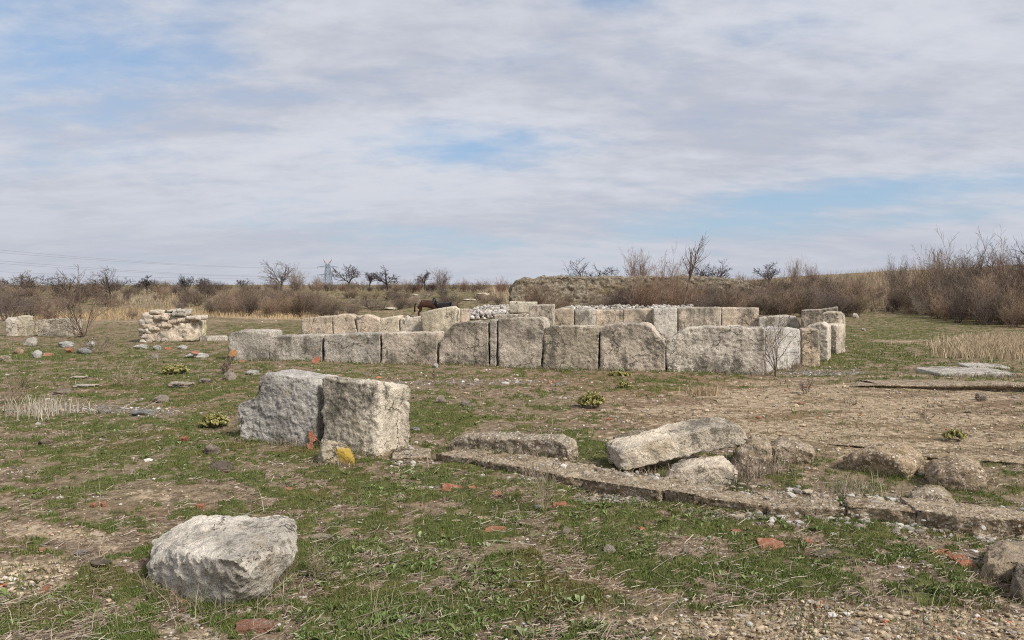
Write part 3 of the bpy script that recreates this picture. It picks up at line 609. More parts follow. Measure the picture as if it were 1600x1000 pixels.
def broken_foundation():
    fp = [gp(*q) for q in [(612,724),(665,722),(720,727),(790,741),(860,752),(960,773),(1040,785),(1120,798),(1200,808),(1300,811),(1400,824),(1500,831),(1620,845),(1740,852)]]
    d = [0]
    for i in range(1, len(fp)): d.append(d[-1] + (fp[i] - fp[i - 1]).length)
    rt = bpy.data.objects.new('foundation_wall', None); COL.objects.link(rt); rt.location = fp[4]
    tag(rt, 'long low line of broken pebbly mortar slabs crossing the right foreground', 'foundation')
    r = random.Random(21); pos = 0.; V, Fc, C, off = [], [], [], 0; xs = [q.x for q in fp]; ys = [q.y for q in fp]
    while pos < d[-1] - .3:
        L = r.uniform(.30, .85); p0 = Vector((np.interp(pos, d, xs), np.interp(pos, d, ys), 0)); p1 = Vector((np.interp(min(pos + L, d[-1]), d, xs), np.interp(min(pos + L, d[-1]), d, ys), 0))
        U = (p1 - p0).normalized(); N = Vector((-U.y, U.x, 0)); N = N if N.y > 0 else -N; t_ = pos / d[-1]; Hs = np.interp(t_, [0, .12, .4, 1], [.05, .075, .10, .12]) * r.uniform(.75, 1.2); off0 = r.uniform(-.06, .07)
        Wd = r.uniform(.42, .62); m_ = 6; P = []
        front = [(L * i / m_, off0 + r.uniform(-.035, .035)) for i in range(m_ + 1)]; back = [(L * i / m_ + r.uniform(-.02, .02), Wd + r.uniform(-.05, .05)) for i in range(m_, -1, -1)]
        for (u, w_) in front + back:
            q = p0 + U * u + N * w_; g = T1(q.x, q.y); tilt = (-.35 if w_ > .25 else 0) * Hs
            P += [Vector((q.x, q.y, g + Hs + tilt + r.uniform(-.006, .006))), Vector((q.x, q.y + (.03 if w_ < .2 else 0), g - .08))]
        c = sum(P, Vector()) / len(P); me = hullmesh('mortar_slab', [q - c for q in P], .017, .006, .016, .016, pos * 3.3, 0)
        o = link('mortar_slab', me, M['mortar'], rt, c - fp[4]); k = r.uniform(.86, 1.08); o.color = (.86 * k, .76 * k, .64 * k, 1)
        pos += L + r.uniform(-.01, .035)
    # crumbled stones fallen along its front
    n = 4200; sp = jig(n, 0, d[-1]); x = np.interp(sp, d, xs); y = np.interp(sp, d, ys) - np.abs(RNG.normal(0, .13, n)) + .05; on = jig(n, 0, 1) < .30; y = np.where(on, y + jig(n, .05, .75), y)
    keep = (fbm2(x, y, 1.4, 3, .6, 91) > -.12) & (fbm2(x, x * 0, .5, 2, .5, 3) + jig(n, -.25, .25) > -.15); x, y, on = x[keep], y[keep], on[keep]; n = len(x); z = T(x, y) + np.where(on, .07, 0)
    rr = np.minimum(.005 + RNG.gamma(1.4, .0062, n), .034); sc = np.stack([rr * jig(n, .8, 1.5), rr * jig(n, .7, 1.2), rr * jig(n, .5, .9)], 1)
    P = IV[None] * (1 + RNG.uniform(-.25, .25, (n, len(IV), 1))) * sc[:, None, :]; v = (P + np.stack([x, y, z + rr * .3], 1)[:, None]).reshape(-1, 3)
    stuff('mortar_crumbs', v, (IF[None] + (np.arange(n) * len(IV))[:, None, None]).reshape(-1, 3), np.repeat(tint(n, [(.36, .335, .295), (.29, .26, .22), (.44, .41, .37), (.22, .185, .15), (.35, .29, .22)], .25), len(IV), 0), 'grit')
broken_foundation()
strip('thin broken ledge of mortar floor below the flat slabs at the right', [(1325,604),(1370,606),(1430,608),(1500,609),(1560,611),(1640,614)], 1.1, [.03,.08,.11,.12,.13,.13], (.85,.74,.62), 'floor_ledge', 6, .04)
strip('low tan sill of trodden mortar running above the lumps at the right', [(1270,690),(1340,700),(1410,712),(1480,722),(1560,728),(1680,736)], .55, [.02,.05,.06,.06,.06,.05], (1.,.86,.66), 'floor_ledge', 9, .03)
block('tilted thick stone slab propped on rubble right of centre', (972,736), (1168,693), [(967,706),(985,698),(1040,684),(1092,669),(1130,663),(1158,664),(1171,681)], .42, 7.2, 7.45, (.64,.55,.43), .45, 'stone_slab', .015, .05, 1.0, group='propped slab and its rubble', cat='slab', zb=(pt(972,738,7.2).z, pt(1168,694,7.45).z))
outline_rock('rounded rubble lump underneath the tilted slab', [(1036,752),(1046,732),(1090,724),(1135,722),(1152,738),(1150,756),(1110,762),(1060,760)], 760, .3, tint_=(.60,.51,.40), lichen=.4, name='rock', group='propped slab and its rubble', res=.018, low=.02, mid=.024)
outline_rock('rough brown lump against the right end of the tilted slab', [(1140,730),(1152,704),(1175,690),(1200,692),(1205,712),(1190,738),(1165,742)], 740, .5, tint_=(.9,.80,.68), lichen=.5, name='rock', mat='mortar', group='propped slab and its rubble', res=.018, low=.02, mid=.024)
outline_rock('low tapering mortar lump with a dark left end, right of the tilted slab', [(1200,720),(1201,697),(1215,692),(1250,697),(1276,708),(1270,718),(1222,726)], 724, .35, tint_=(.85,.76,.66), lichen=.5, name='rock', mat='mortar', group='propped slab and its rubble', res=.018)
outline_rock('mossy low earth covered stone left of the tilted slab', [(950,712),(955,695),(985,686),(1030,682),(1035,700),(990,712)], 712, .5, tint_=(.55,.50,.42), lichen=.8, name='rock', mat='mortar', group='propped slab and its rubble', res=.018)
block('flat topped mortar lump with grass under its front, right side', (1322,736), (1416,750), [(1314,716),(1335,706),(1365,704),(1396,711),(1421,730)], .55, None, None, (.98,.82,.64), .5, 'mortar_lump', .016, .04, 1.3, 'mortar', 'mortar lumps at the right', cat='lump')
block('mortar lump hung with dead grass and a dark split end', (1456,764), (1546,772), [(1450,744),(1464,734),(1488,730),(1522,732),(1544,740)], .5, None, None, (.90,.76,.62), .5, 'mortar_lump', .016, .04, 1.3, 'mortar', 'mortar lumps at the right', cat='lump')
outline_rock('small domed grey mortar lump on the foundation strip', [(1418,786),(1424,774),(1445,767),(1470,769),(1492,782),(1470,792),(1440,792)], 792, .25, tint_=(.9,.85,.8), lichen=.5, name='mortar_lump', cat='lump', mat='mortar', group='mortar lumps at the right', res=.015)
outline_rock('brown mossy rock cut by the right edge of the photo', [(1534,890),(1540,875),(1570,868),(1610,872),(1630,890),(1600,905),(1560,902)], 906, .3, tint_=(.33,.26,.185), lichen=.8, name='rock', res=.012, low=.035, mid=.02)
outline_rock('rounded brown rock below the mossy one at the right edge', [(1580,925),(1584,902),(1605,896),(1640,905),(1640,935),(1600,938)], 938, .25, tint_=(.33,.265,.20), lichen=.7, name='rock', res=.012, low=.035, mid=.02)
block('broad pale flat slab by the right edge', (1467,588), (1588,590), [(1467,583),(1500,581),(1588,583)], 1.0, None, None, (.46,.42,.37), .5, 'stone_slab', .03, .03, .8, group='slabs lying flat', cat='slab')
block('thin worn slab behind the broad pale one at the right edge', (1515,577), (1582,578), [(1515,573),(1580,573)], .8, None, None, (.44,.40,.35), .5, 'stone_slab', .03, .03, .8, group='slabs lying flat', cat='slab')
# --- loose stones
PR = []
for k in range(7):
    rs = random.Random(40 + k); P = []
    for _ in range(26):
        d = Vector((rs.gauss(0, 1), rs.gauss(0, 1), rs.gauss(0, 1))).normalized(); m_ = max(abs(d.x), abs(d.y), abs(d.z)); q = d * (1 + .35 * (1 / m_ - 1)) * rs.uniform(.8, 1.05); P.append(q * .5)
    PR.append(hullmesh('stone', P, .09, .09, .05, .05, k * 3.1 + 1, 1))
def stone(label, px, py, w, h, col=TAN, li=.4, k=None, cat='stone', d=None, group=None, name='stone', yaw=None):
    p = gp(px, py); s = p.y / F; me = PR[(px * 7 + py) % 7 if k is None else k]; o = link(name, me, M['stone'], None, p)
    W, Hh = w * s * 1.12, max(h * s * 1.25, .03); dd = d if d else W * .75
    o.scale = (W, dd, Hh); o.rotation_euler = (0, 0, ((px * 13) % 50 - 25) * math.pi / 180 if yaw is None else yaw); o.location = (p.x, p.y + dd * .4, p.z + Hh * .30); o.color = (*(c_ * .84 for c_ in col), li)
    return tag(o, label, cat, group)
for a in [
 ('flat cut pale stone standing in the grass below the foundation strip',953,868,20,15,PALE,.2),('small tan stone in the grass by a thin stalk, centre right',1073,867,13,13,TAN,.2),('small dull stone near the middle of the green foreground',885,836,12,13,TAN,.3),
 ('dome shaped tan stone left of the upright pair',327,712,30,17,(.45,.36,.28),.3),('small tan pointed stone above the gravel band at left',248,630,24,12,(.52,.44,.36),.2),('flat tan stone in moss above the upright pair',276,607,44,10,TAN,.3),
 ('thin flat pale stone at left among mossy grass',126,607,40,6,PALE,.2),('second thin pale stone higher up the left grass',118,593,28,5,PALE,.2),('brown stone half buried in the left grass',92,617,26,9,(.38,.31,.25),.5),
 ('grey lumpy stone on the gravel band, left',160,647,20,13,GREY,.4),('flat topped grey stone at the end of the gravel band',218,650,34,10,(.42,.41,.39),.4),('low brown stone in bright grass at left',66,698,26,12,(.34,.26,.19),.5),
 ('knobby stone pile piece left of the front row',356,595,20,15,(.47,.40,.33),.4),('brown stone lying beside that knobby stone, left',318,600,22,9,(.42,.36,.29),.4),('clean pale wedge stone by the left front row block',393,587,20,9,(.60,.58,.53),.0),
 ('brownish stone behind the low wall stub',728,636,16,11,(.42,.36,.30),.5),('pale brown stone beside grass right of the upright pair',688,630,16,11,(.50,.42,.34),.3),('small grey flat stone right of the upright pair',648,674,16,6,(.48,.47,.45),.1),
 ('tan stone on the mossy ground far right below the ledge',1535,625,16,12,(.52,.43,.33),.2),('flat pale stone on the sandy ground at right',1515,645,10,5,(.62,.56,.46),.1),('bright white stone on the foundation strip',1452,797,10,8,(.66,.64,.61),.0),
 ('long brown stone with dark underside in the lower right grass',1302,874,48,10,(.38,.30,.2),.6),('white chalky stone on the far left debris',54,560,16,13,(.66,.63,.58),.0),('orange tan stone on the left debris',26,553,14,9,(.52,.36,.24),.1),('tan stone at the left edge below the debris',4,566,18,12,(.52,.42,.31),.1),
 ('grey block of rubble at left above the debris',44,541,24,14,GREY,.6),('white long stone with a tile on top, left of the front row',303,560,34,8,(.66,.63,.59),.0),('white stone in the grass below the masonry pier',218,545,20,7,(.62,.59,.54),.1),('second white stone below the masonry pier, right of it',243,547,14,8,(.60,.57,.53),.1),
 ('pale stone below the masonry pier, near the tile',283,546,14,7,(.58,.56,.52),.1),('grey brown stone in front of the masonry pier',240,562,14,9,(.46,.40,.35),.3),('pinkish stone at the foot of the masonry pier',256,534,12,8,(.56,.48,.42),.1),
 ('pale stone beside the grey slab, right of the pier',340,532,16,8,(.54,.47,.40),.2),('white grey stone slab leaning in the left debris',100,543,26,10,(.50,.49,.46),.2),('grey leaning slab in the debris with white edge',128,553,24,10,(.45,.45,.43),.2),
 ('pale rock of the left debris near the dead bush',140,541,14,8,(.60,.55,.5),.1),('small white round stone in front of the square front row block',680,575,9,8,(.62,.60,.57),.0),('white small stone on top of the bank, behind cream block',637,497,7,4,(.7,.69,.66),.0),
 ('low tan stone in the foreground sand at left edge',130,866,16,6,(.50,.46,.42),.1),('dark clod on the sand at left',150,887,40,9,(.28,.22,.16),.6),('flat tan stone patch right of the boulder',500,846,36,8,(.50,.42,.31),.2),
 ('ochre flat stone in the middle of the grass',722,808,36,7,(.52,.40,.23),.2),('small white scrap of stone in mid grass',842,796,18,6,(.68,.68,.66),.0),('pink grey stone by the bottom edge',663,890+70,12,6,(.5,.4,.33),.1),('stone chip with flat top by the small weeds at right',1445,885,14,8,(.50,.44,.36),.2),
 ('orange stone fragment by the tall right wing foot',1215,578,22,12,(.46,.38,.30),.3),('pale stone on green track at right',1350,517,7,5,(.6,.55,.47),.1),('pale stone behind the right wing end',1338,497,10,8,(.58,.52,.44),.1),
 ('brown rough stone behind the low dark stone, rust grass',340,737,40,14,(.33,.25,.2),.6),('grey stone left of the bottom reddish soil',120,868,14,7,(.5,.48,.45),.1)]:
    stone(*a)
for a in [('white fragment on the green slope behind the trees, left piece',648,462,10,3),('white fragment on the slope behind the trees, right piece',668,462,8,3),('long white rock on the crest left of the ruined wall',755,461,20,4),('pale slab on the slope left of the ponies',588,481,22,4),('pale bare rock patch on the slope above the cream block',607,484,26,4),('pale flat rock on the slope right of the ponies',735,470,30,3)]:
    stone(*a, (.62,.57,.48), .1)
# --- roof tiles and bricks
def shard(label, px, py, w, h, yaw=0, tilt=(0, 0), t=.022, curve=.0, tn=(1, 1, 1), name='tile_shard', d=None, lift=0., cat='tile'):
    p = gp(px, py); s = p.y / F; W = w * s * .78; D = d if d else max(W * .6, .05); rs = random.Random(px * 31 + py)
    C = [(-.5, -.5), (.5, -.5), (.5, .5), (-.5, .5)]; kx = rs.randrange(4); P = []
    for i in range(4):
        a, c = C[i], C[(i + 1) % 4]
        if i == kx: P += [((a[0] * .55 + c[0] * .1) * 1.1, (a[1] * .75 + c[1] * .1))]
        else: P.append((a[0] * rs.uniform(.86, 1.05), a[1] * rs.uniform(.86, 1.05)))
        for q in (.33, .66): P.append((a[0] + (c[0] - a[0]) * q + rs.uniform(-.05, .05), a[1] + (c[1] - a[1]) * q + rs.uniform(-.07, .07)))
    P = [(x * W, y * D) for x, y in P]; n = len(P)
    bm = bmesh.new(); vt = [bm.verts.new((x, y, t / 2)) for x, y in P]; vb = [bm.verts.new((x, y, -t / 2)) for x, y in P]
    bm.faces.new(vt); bm.faces.new(vb[::-1])
    for i in range(n): bm.faces.new((vt[i], vb[i], vb[(i + 1) % n], vt[(i + 1) % n]))
    bmesh.ops.triangulate(bm, faces=bm.faces)
    for _ in range(7):
        E = [e for e in bm.edges if e.calc_length() > max(.018, W * .09)]
        if not E: break
        bmesh.ops.subdivide_edges(bm, edges=E, cuts=1); bmesh.ops.triangulate(bm, faces=[f for f in bm.faces if len(f.verts) > 3])
    for v in bm.verts:
        q = v.co; q.z += -curve * (q.y / D * 2) ** 2 * D + .003 * math.sin(q.x * 190 + px) * math.cos(q.y * 170); q.x += rs.uniform(-.002, .002); q.y += rs.uniform(-.003, .003); q.z += rs.uniform(-.0015, .0015)
    bmesh.ops.recalc_face_normals(bm, faces=bm.faces)
    me = bpy.data.meshes.new(name); bm.to_mesh(me); bm.free(); o = link(name, me, M['tile'], None, (p.x, p.y, p.z + t / 2 + .006 + lift)); o.rotation_euler = (R(tilt[0]), R(tilt[1]), R(yaw)); o.color = (*tn, 1)
    return tag(o, label, cat)
shard('large red tile piece of two lying beside each other in the middle grass',706,763,38,8,-12,(14,6),curve=.18)
shard('smaller red tile piece in front of the large one, middle grass',697,770,22,6,-20,(18,4),curve=.15)
shard('short red tile chip right of the paired pieces, middle grass',738,766,14,6,10,(16,0))
shard('red tile chip left of the dry stalks in the middle',778,775,14,6,0,(14,0))
shard('flat orange tile piece below the foundation strip, beside a white scrap',875,792,28,6,5,(10,0),tn=(1.05,1.05,1.05))
shard('orange tile chip near the middle of the green foreground',774,832,40,7,4,(10,0))
shard('small orange tile chip left of the cut pale stone',1004,832,13,7,15,(18,0),tn=(1.1,1.05,1.))
shard('tiny orange tile chip in grass between the long tile and the chip',1150,835,18,4,0,(10,0))
shard('long flat orange tile with a ridged edge in the right foreground',1205,856,50,9,-3,(12,0),d=.15,tn=(1.1,1.1,1.1))
shard('small orange tile chip right of the long ridged tile',1264,851,15,5,4,(14,0))
shard('topmost of the three orange tile pieces at lower right',1470,868,38,8,10,(14,-3),curve=.2,d=.11,tn=(1.1,1.1,1.1))
shard('middle one of the three orange tile pieces at lower right',1495,876,36,7,4,(12,0),curve=.15,d=.09,tn=(1.1,1.1,1.1))
shard('lowest of the three orange tile pieces at lower right',1508,884,32,8,6,(14,0),curve=.2,d=.10,tn=(1.15,1.1,1.1))
shard('square red tile leaning on the joint of the low front row blocks',494,569,13,12,0,(74,38),d=.17,lift=.07,tn=(1.15,1.1,1.1))
shard('upper red tile wedged in the gap of the upright pair',488,700,15,14,0,(70,-28),d=.13,lift=.11,tn=(1.1,1.05,1.))
shard('lower red tile wedged in the gap of the upright pair',485,704,12,8,0,(62,-20),d=.09,lift=.03)
shard('orange tile on the corner of the leftmost front row block',364,564,14,10,0,(70,20),d=.16,lift=.16,tn=(1.1,1.2,.9))
shard('dull red tile lying below the leftmost front row block',378,566,12,5,20,(20,0))
shard('pinkish brick foot at the corner of the leftmost front row block',357,570,12,7,0,(30,0),tn=(.9,1.2,1.3))
shard('red tile on top of the long white stone left of the front row',305,560,13,7,0,(30,10),lift=.12,tn=(1.1,1.1,1.1))
shard('red tile near the foot of the masonry pier',263,547,12,7,0,(40,0),lift=.02)
shard('rust red flower like brick lump left of the upright pair',288,692,16,9,0,(20,0),t=.06,tn=(.75,.7,.7),name='brick_lump',cat='brick')
shard('broken red bricks of the left debris, larger piece',75,557,18,6,0,(30,0),t=.05,name='brick_lump',cat='brick',tn=(1.,1.1,1.2))
shard('bright red brick end in the left debris under a white slab',108,552,13,7,0,(40,0),t=.08,name='brick_lump',cat='brick',lift=.04)
shard('pink brick scrap of the left debris, low right',113,563,12,5,0,(20,0),tn=(.9,1.1,1.2),name='brick_lump',cat='brick')
shard('small red tile chip by the straw in the lower left litter, left one',146,792,10,5,0,(12,0))
shard('small red tile chip by the straw in the lower left litter, right one',162,791,9,5,30,(12,0))
shard('orange tile chip on the sand at the far left',66,864,12,6,20,(14,0),tn=(1.,1.,.95))
shard('rounded orange tile chip on the sand edge, lower left',71,925,9,6,0,(18,0),tn=(1.,1.2,1.3))
shard('small red tile chip in grass in front of the yellow lichen stone',451,768,15,5,10,(16,0))
shard('flat crumbled red brick flush with the soil below the boulder',398,985,70,16,10,(4,0),t=.03,name='brick_lump',cat='brick',tn=(.72,.85,.95),d=.11)
shard('small red tile chip by the tan sand strip left of the boulder top',312,794,16,4,10,(10,0))
shard('red chip on the sandy slope at right, above the white lump',1250,631,14,4,0,(10,0),tn=(.9,1.,1.1))
shard('rusty chip on the sandy ground right of the propped slab',952,657,12,4,0,(10,0))
def base_weeds():
    parts = []
    for a, b in BASES:
        if a.y > 24 or b.y > 24: continue
        n = int((b - a).length * (420 if a.y < 9 else 170)); t_ = jig(n, -.05, 1.05); off = np.abs(RNG.normal(0, .05, n)) - .0
        x = a.x + (b.x - a.x) * t_; y = a.y + (b.y - a.y) * t_ - off; z = T(x, y); pick = fbm2(x, y, 1.5, 2) + jig(n, -.3, .3)
        cl = np.where((pick > .05)[:, None], tint(n, [(.10, .13, .035), (.13, .16, .05)], .3), tint(n, [(.30, .23, .155), (.20, .15, .105), (.38, .31, .22)], .25))
        parts.append(blade_mesh(x, y, z, RNG.gamma(2.2, .022, n) + .015, jig(n, .0012, .0026) * np.clip(y / 6, .9, 2.4), jig(n, .2, 1.4), cl))
    stuff('base_weeds', *cat(parts), 'grass')
bq = [gp(*q) for q in ((228,914),(238,926),(268,938),(300,947),(350,955),(385,946),(416,934),(446,904),(464,880))]
BASES += [(bq[i], bq[i + 1]) for i in range(len(bq) - 1)] * 2
BASES += [(gp(*a), gp(*b)) for a, b in (((498,728),(554,727)),((1036,765),(1150,760)),((1418,794),(1490,794)),((1535,908),(1600,910)),((1205,727),(1275,718)))]
base_weeds()
# ------------------------------------------------------------------ rubble wall and white rubble far back
def outcrop():
    Y = 52.; out = [(798,450),(808,438),(822,434),(836,437),(848,433),(880,432),(930,434),(1000,433),(1060,433),(1120,434),(1170,442),(1200,452)]
    w = 400 * Y / F; nx, nz, ny = 150, 40, 24; p, f = cubegrid(nx, ny, nz); a = (p[:, 0] + 1) / 2; b = (p[:, 2] + 1) / 2; c = (p[:, 1] + 1) / 2
    tp = [pt(x, y, Y) for x, y in out]; xs = np.array([q.x for q in tp]); zs = np.array([q.z for q in tp])
    X = xs[0] + (xs[-1] - xs[0]) * a; top = np.interp(X, xs, zs); bot = T(X, np.full_like(X, Y)) - .4
    edge_in = np.sin(np.clip(b, 0, 1) * math.pi / 2)
    v = np.stack([X, Y + c * 3.2 - .5 * (1 - b) * (1 - c), bot + (top - bot) * b], 1); cen = v.mean(0) * [1, 1, 0]
    v = v - cen
    if svol(v, f) < 0: f = f[:, ::-1]
    v = rough(v, f, .16, .13, .10, 4, .7, 3.2, 5.)
    o = link('ruined_wall', mkmesh('ruined_wall', v, f), M['mortar2'], None, cen); o.color = (.8, .74, .66, 1)
    tag(o, 'massive eroded rubble wall core on the skyline behind the enclosure', 'ruined wall')
m, t, b = newmat('rubble_core', .95, .1); co, oi = objco(t); n1 = t.noise(co, .9, 6, .65); n5 = t.noise(co, 5., 6, .7); vo = t.vor(co, 5.); sv = t.node('ShaderNodeSeparateColor'); t.l.new(vo.outputs['Color'], sv.inputs[0])
c = t.mix(t.map(n5, .35, .66), (.12, .10, .073), (.36, .30, .22)); c = t.mix(t.math('MULTIPLY', t.map(vo.outputs['Distance'], .3, .45, 1., 0.), t.map(sv.outputs[0], .5, .6)), c, t.mix(sv.outputs[1], (.2, .17, .13), (.38, .34, .28)))
c = t.mix(t.map(n1, .52, .66, 0., .55), c, (.23, .165, .08)); t.l.new(c, b.inputs['Base Color']); bump(t, b, n5, .15, 1.); M['mortar2'] = m
outcrop()
def white_rubble():
    parts = []; n = 1500; px = np.concatenate([jig(700, 730, 800), jig(800, 885, 1085)]); px = px[:n]
    x = (px - 800) / F * 35.2; crest = 35.0
    y = crest + RNG.normal(0, .55, n); x = (px - 800) / F * y; z = T(x, y)
    r = jig(n, .03, .11); sc = np.stack([r * jig(n, .8, 1.4), r, r * jig(n, .6, 1.)], 1)
    P = IV[None] * (1 + RNG.uniform(-.25, .25, (n, len(IV), 1))) * sc[:, None]
    v = (P + np.stack([x, y, z + .03 + jig(n, 0, .14)], 1)[:, None]).reshape(-1, 3)
    cc = tint(n, [(.46, .42, .37), (.36, .32, .28), (.54, .50, .46), (.24, .21, .18), (.29, .26, .23)], .2)
    o = stuff('white_rubble', v, (IF[None] + (np.arange(n) * len(IV))[:, None, None]).reshape(-1, 3), np.repeat(cc, len(IV), 0), 'grit')
white_rubble()
# ------------------------------------------------------------------ bare woody plants
def segs_mesh(S, sides=3):
    S = np.array(S); p0, p1, r0, r1 = S[:, 0:3], S[:, 3:6], S[:, 6], S[:, 7]; n = len(S)
    d = p1 - p0; d /= np.maximum(np.linalg.norm(d, axis=1, keepdims=True), 1e-6)
    ref = np.where(np.abs(d[:, 2:3]) < .9, [[0, 0, 1.]], [[1., 0, 0]]); u = np.cross(d, ref); u /= np.maximum(np.linalg.norm(u, axis=1, keepdims=True), 1e-6); w = np.cross(d, u)
    a = np.arange(sides) * 2 * math.pi / sides; ring = u[:, None] * np.cos(a)[None, :, None] + w[:, None] * np.sin(a)[None, :, None]
    v = np.concatenate([p0[:, None] + ring * r0[:, None, None], p1[:, None] + ring * r1[:, None, None]], 1).reshape(-1, 3)
    i = np.arange(sides); j = (i + 1) % sides; q = np.stack([i, j, j + sides, i + sides], 1)
    return v, (q[None] + (np.arange(n) * 2 * sides)[:, None, None]).reshape(-1, 4)
def grow(S, rs, p, d, L, r, lev, spec):
    ns, wig, up, kids, ang, ratio = spec[lev]; rend = r * .45
    for i in range(ns):
        d = (d + Vector((rs.gauss(0, wig), rs.gauss(0, wig), rs.gauss(0, wig) + up))).normalized()
        q = p + d * (L / ns); ra = r + (rend - r) * i / ns; rb = r + (rend - r) * (i + 1) / ns
        S[lev].append((*p, *q, ra, rb))
        if lev + 1 < len(spec) and (i + 1) / ns > .25:
            for _ in range(int(kids) + (rs.random() < kids % 1)):
                ax = Vector((rs.gauss(0, 1), rs.gauss(0, 1), rs.gauss(0, 1))); ax = (ax - ax.dot(d) * d).normalized()
                a = ang * rs.uniform(.6, 1.3); nd = (d * math.cos(a) + ax * math.sin(a)).normalized()
                grow(S, rs, p.lerp(q, rs.random()), nd, L * ratio * rs.uniform(.6, 1.2) * (1 - .35 * i / ns), max(rb * .62, .0035), lev + 1, spec)
        p = q
def shrub_arrays(seed, H=2., stems=26, spread_=.55, r=.016, kids=(1.5, 1.5), twig=.007):
    rs = random.Random(seed); spec = [(6, .13, .05, kids[0], .55, .45), (4, .16, .03, kids[1], .6, .5), (3, .18, .02, 0, .6, .5)]; S = [[], [], []]
    for i in range(stems):
        a = rs.uniform(0, 6.283); e = spread_ * rs.random() ** .6; d = Vector((math.cos(a) * e, math.sin(a) * e, 1)).normalized()
        grow(S, rs, Vector((math.cos(a), math.sin(a), 0)) * rs.uniform(0, .28 * H * .5), d, H * rs.uniform(.55, 1.05), r, 0, spec)
    al = np.array(S[0] + S[1] + S[2]); al[:, 6:] = np.maximum(al[:, 6:], twig * .5)
    return al
SH = [shrub_arrays(100 + k, 2., 30, s_, .014, (2.2, 1.6)) for k, s_ in enumerate((.7, .9, .6, .8))]
SHM = []
for k, al in enumerate(SH):
    v, f = segs_mesh(al); SHM.append(mkmesh('shrub', v, f, None, True)); SHM[-1].materials.append(M['twig'])
def thicket(name, label, items, mat='mixed_twig'):
    vs, fs, off, tn = [], [], 0, []
    c0 = Vector(items[0][0])
    for (p, h, k, wd) in items:
        v, f = segs_mesh(SH[k % 4]); s = h / 2.; a = RNG.uniform(0, 6.28); ca, sa = math.cos(a), math.sin(a)
        v = np.stack([(v[:, 0] * ca - v[:, 1] * sa) * s * wd, (v[:, 0] * sa + v[:, 1] * ca) * s * wd, v[:, 2] * s], 1) + np.array(p) - np.array(c0)
        tc = np.array([(1, 1, 1), (.66, .63, .64), (1.2, 1.06, .90), (.98, .88, .82), (.82, .82, .72), (.52, .49, .49)])[RNG.integers(0, 6)] * RNG.uniform(.8, 1.1)
        vs.append(v); fs.append(f + off); off += len(v); tn.append(np.tile([*tc, 1], (len(v), 1)))
    o = link(name, mkmesh(name, np.concatenate(vs), np.concatenate(fs), {'tone': ('FLOAT_COLOR', np.concatenate(tn))}), M[mat], None, c0); o.color = (1, 1, 1, 1)
    tag(o, label, kind='stuff'); o['category'] = 'thicket'
def at(px, Y):
    a, b, c = ray(px, 500); x = float(a / b * Y); return Vector((x, Y, T1(x, Y)))
def top_h(px, Y, ty): p = at(px, Y); return max(.4, pt(px, ty, Y).z - p.z)
rs = random.Random(77)
it = []
for px in range(1345, 1760, 18):          # right hand thicket on the bank
    fr = np.interp(px, [1345, 1420, 1480, 1600, 1760], [50, 45, 37, 32, 30]); tp = np.interp(px, [1345, 1380, 1420, 1500, 1560, 1600, 1760], [462, 446, 438, 424, 420, 418, 411])
    for r_ in range(4):
        Y = fr + r_ * 3.2 + rs.uniform(-1, 1); x = px + rs.uniform(-8, 8); base = pt(x, 500, Y)
        tt = tp + (40, 24, 11, 0)[r_] + rs.uniform(-14, 14); it.append((at(x, Y), top_h(x, Y, tt), rs.randrange(4), rs.uniform(.75, 1.1)))
thicket('thicket', 'dense leafless brown thicket covering the bank at the right', it)
it = []
for px in range(975, 1350, 13):          # behind the right wing
    for r_ in range(4):
        if px < 1085 and r_ in (0, 3): continue
        Y = 43 + r_ * 4.5 + rs.uniform(-1, 1); x = px + rs.uniform(-8, 8); it.append((at(x, Y), top_h(x, Y, (462, 454, 447, 440)[r_] + rs.uniform(-9, 9)), rs.randrange(4), rs.uniform(.9, 1.4)))
thicket('thicket', 'brown leafless scrub filling the ground behind the right wing', it)
it = []
for px in range(335, 560, 15):
    for r_ in range(3):
        Y = 46.5 + r_ * 3 + rs.uniform(-1, 1); x = px + rs.uniform(-8, 8); tp = np.interp(px, [335, 370, 470, 520, 560], [462, 450, 452, 462, 478]); it.append((at(x, Y), top_h(x, Y, tp + (12, 5, 0)[r_] + rs.uniform(-6, 6)), rs.randrange(4), rs.uniform(.9, 1.3)))
thicket('thicket', 'dense leafless thicket behind the left back row blocks', it)
it = []
for k in range(85):
    px = rs.uniform(-60, 345); Y = rs.uniform(52, 84); it.append((at(px, Y), rs.uniform(.5, 1.3), rs.randrange(4), rs.uniform(1., 1.7)))
for k in range(60):
    px = rs.uniform(340, 800); Y = rs.uniform(72, 92); it.append((at(px, Y), rs.uniform(.4, 1.2), rs.randrange(4), rs.uniform(1., 1.8)))
for k in range(40):
    px = rs.uniform(470, 790); Y = rs.uniform(50, 66); it.append((at(px, Y), rs.uniform(.4, .8), rs.randrange(4), rs.uniform(1.4, 2.2)))
thicket('scrub', 'low scattered scrub along the skyline at the left', it)
def shrub(label, px, Y, top, k, wd=1., col=(1, 1, 1), cat='shrub', name='shrub', mat='twig', group='bare shrubs'):
    p = at(px, Y); h = top_h(px, Y, top); me = SHM[k % 4]
    if mat != 'twig':
        kk = mat + str(k % 4); me = bpy.data.meshes.get(kk) or SHM[k % 4].copy(); me.name = kk; me.materials.clear(); me.materials.append(M[mat])
    o = link(name, me, M[mat], None, p); o.scale = (h / 2 * wd, h / 2 * wd, h / 2); o.rotation_euler.z = px * .7; o.color = (*col, 1)
    return tag(o, label, cat, group)
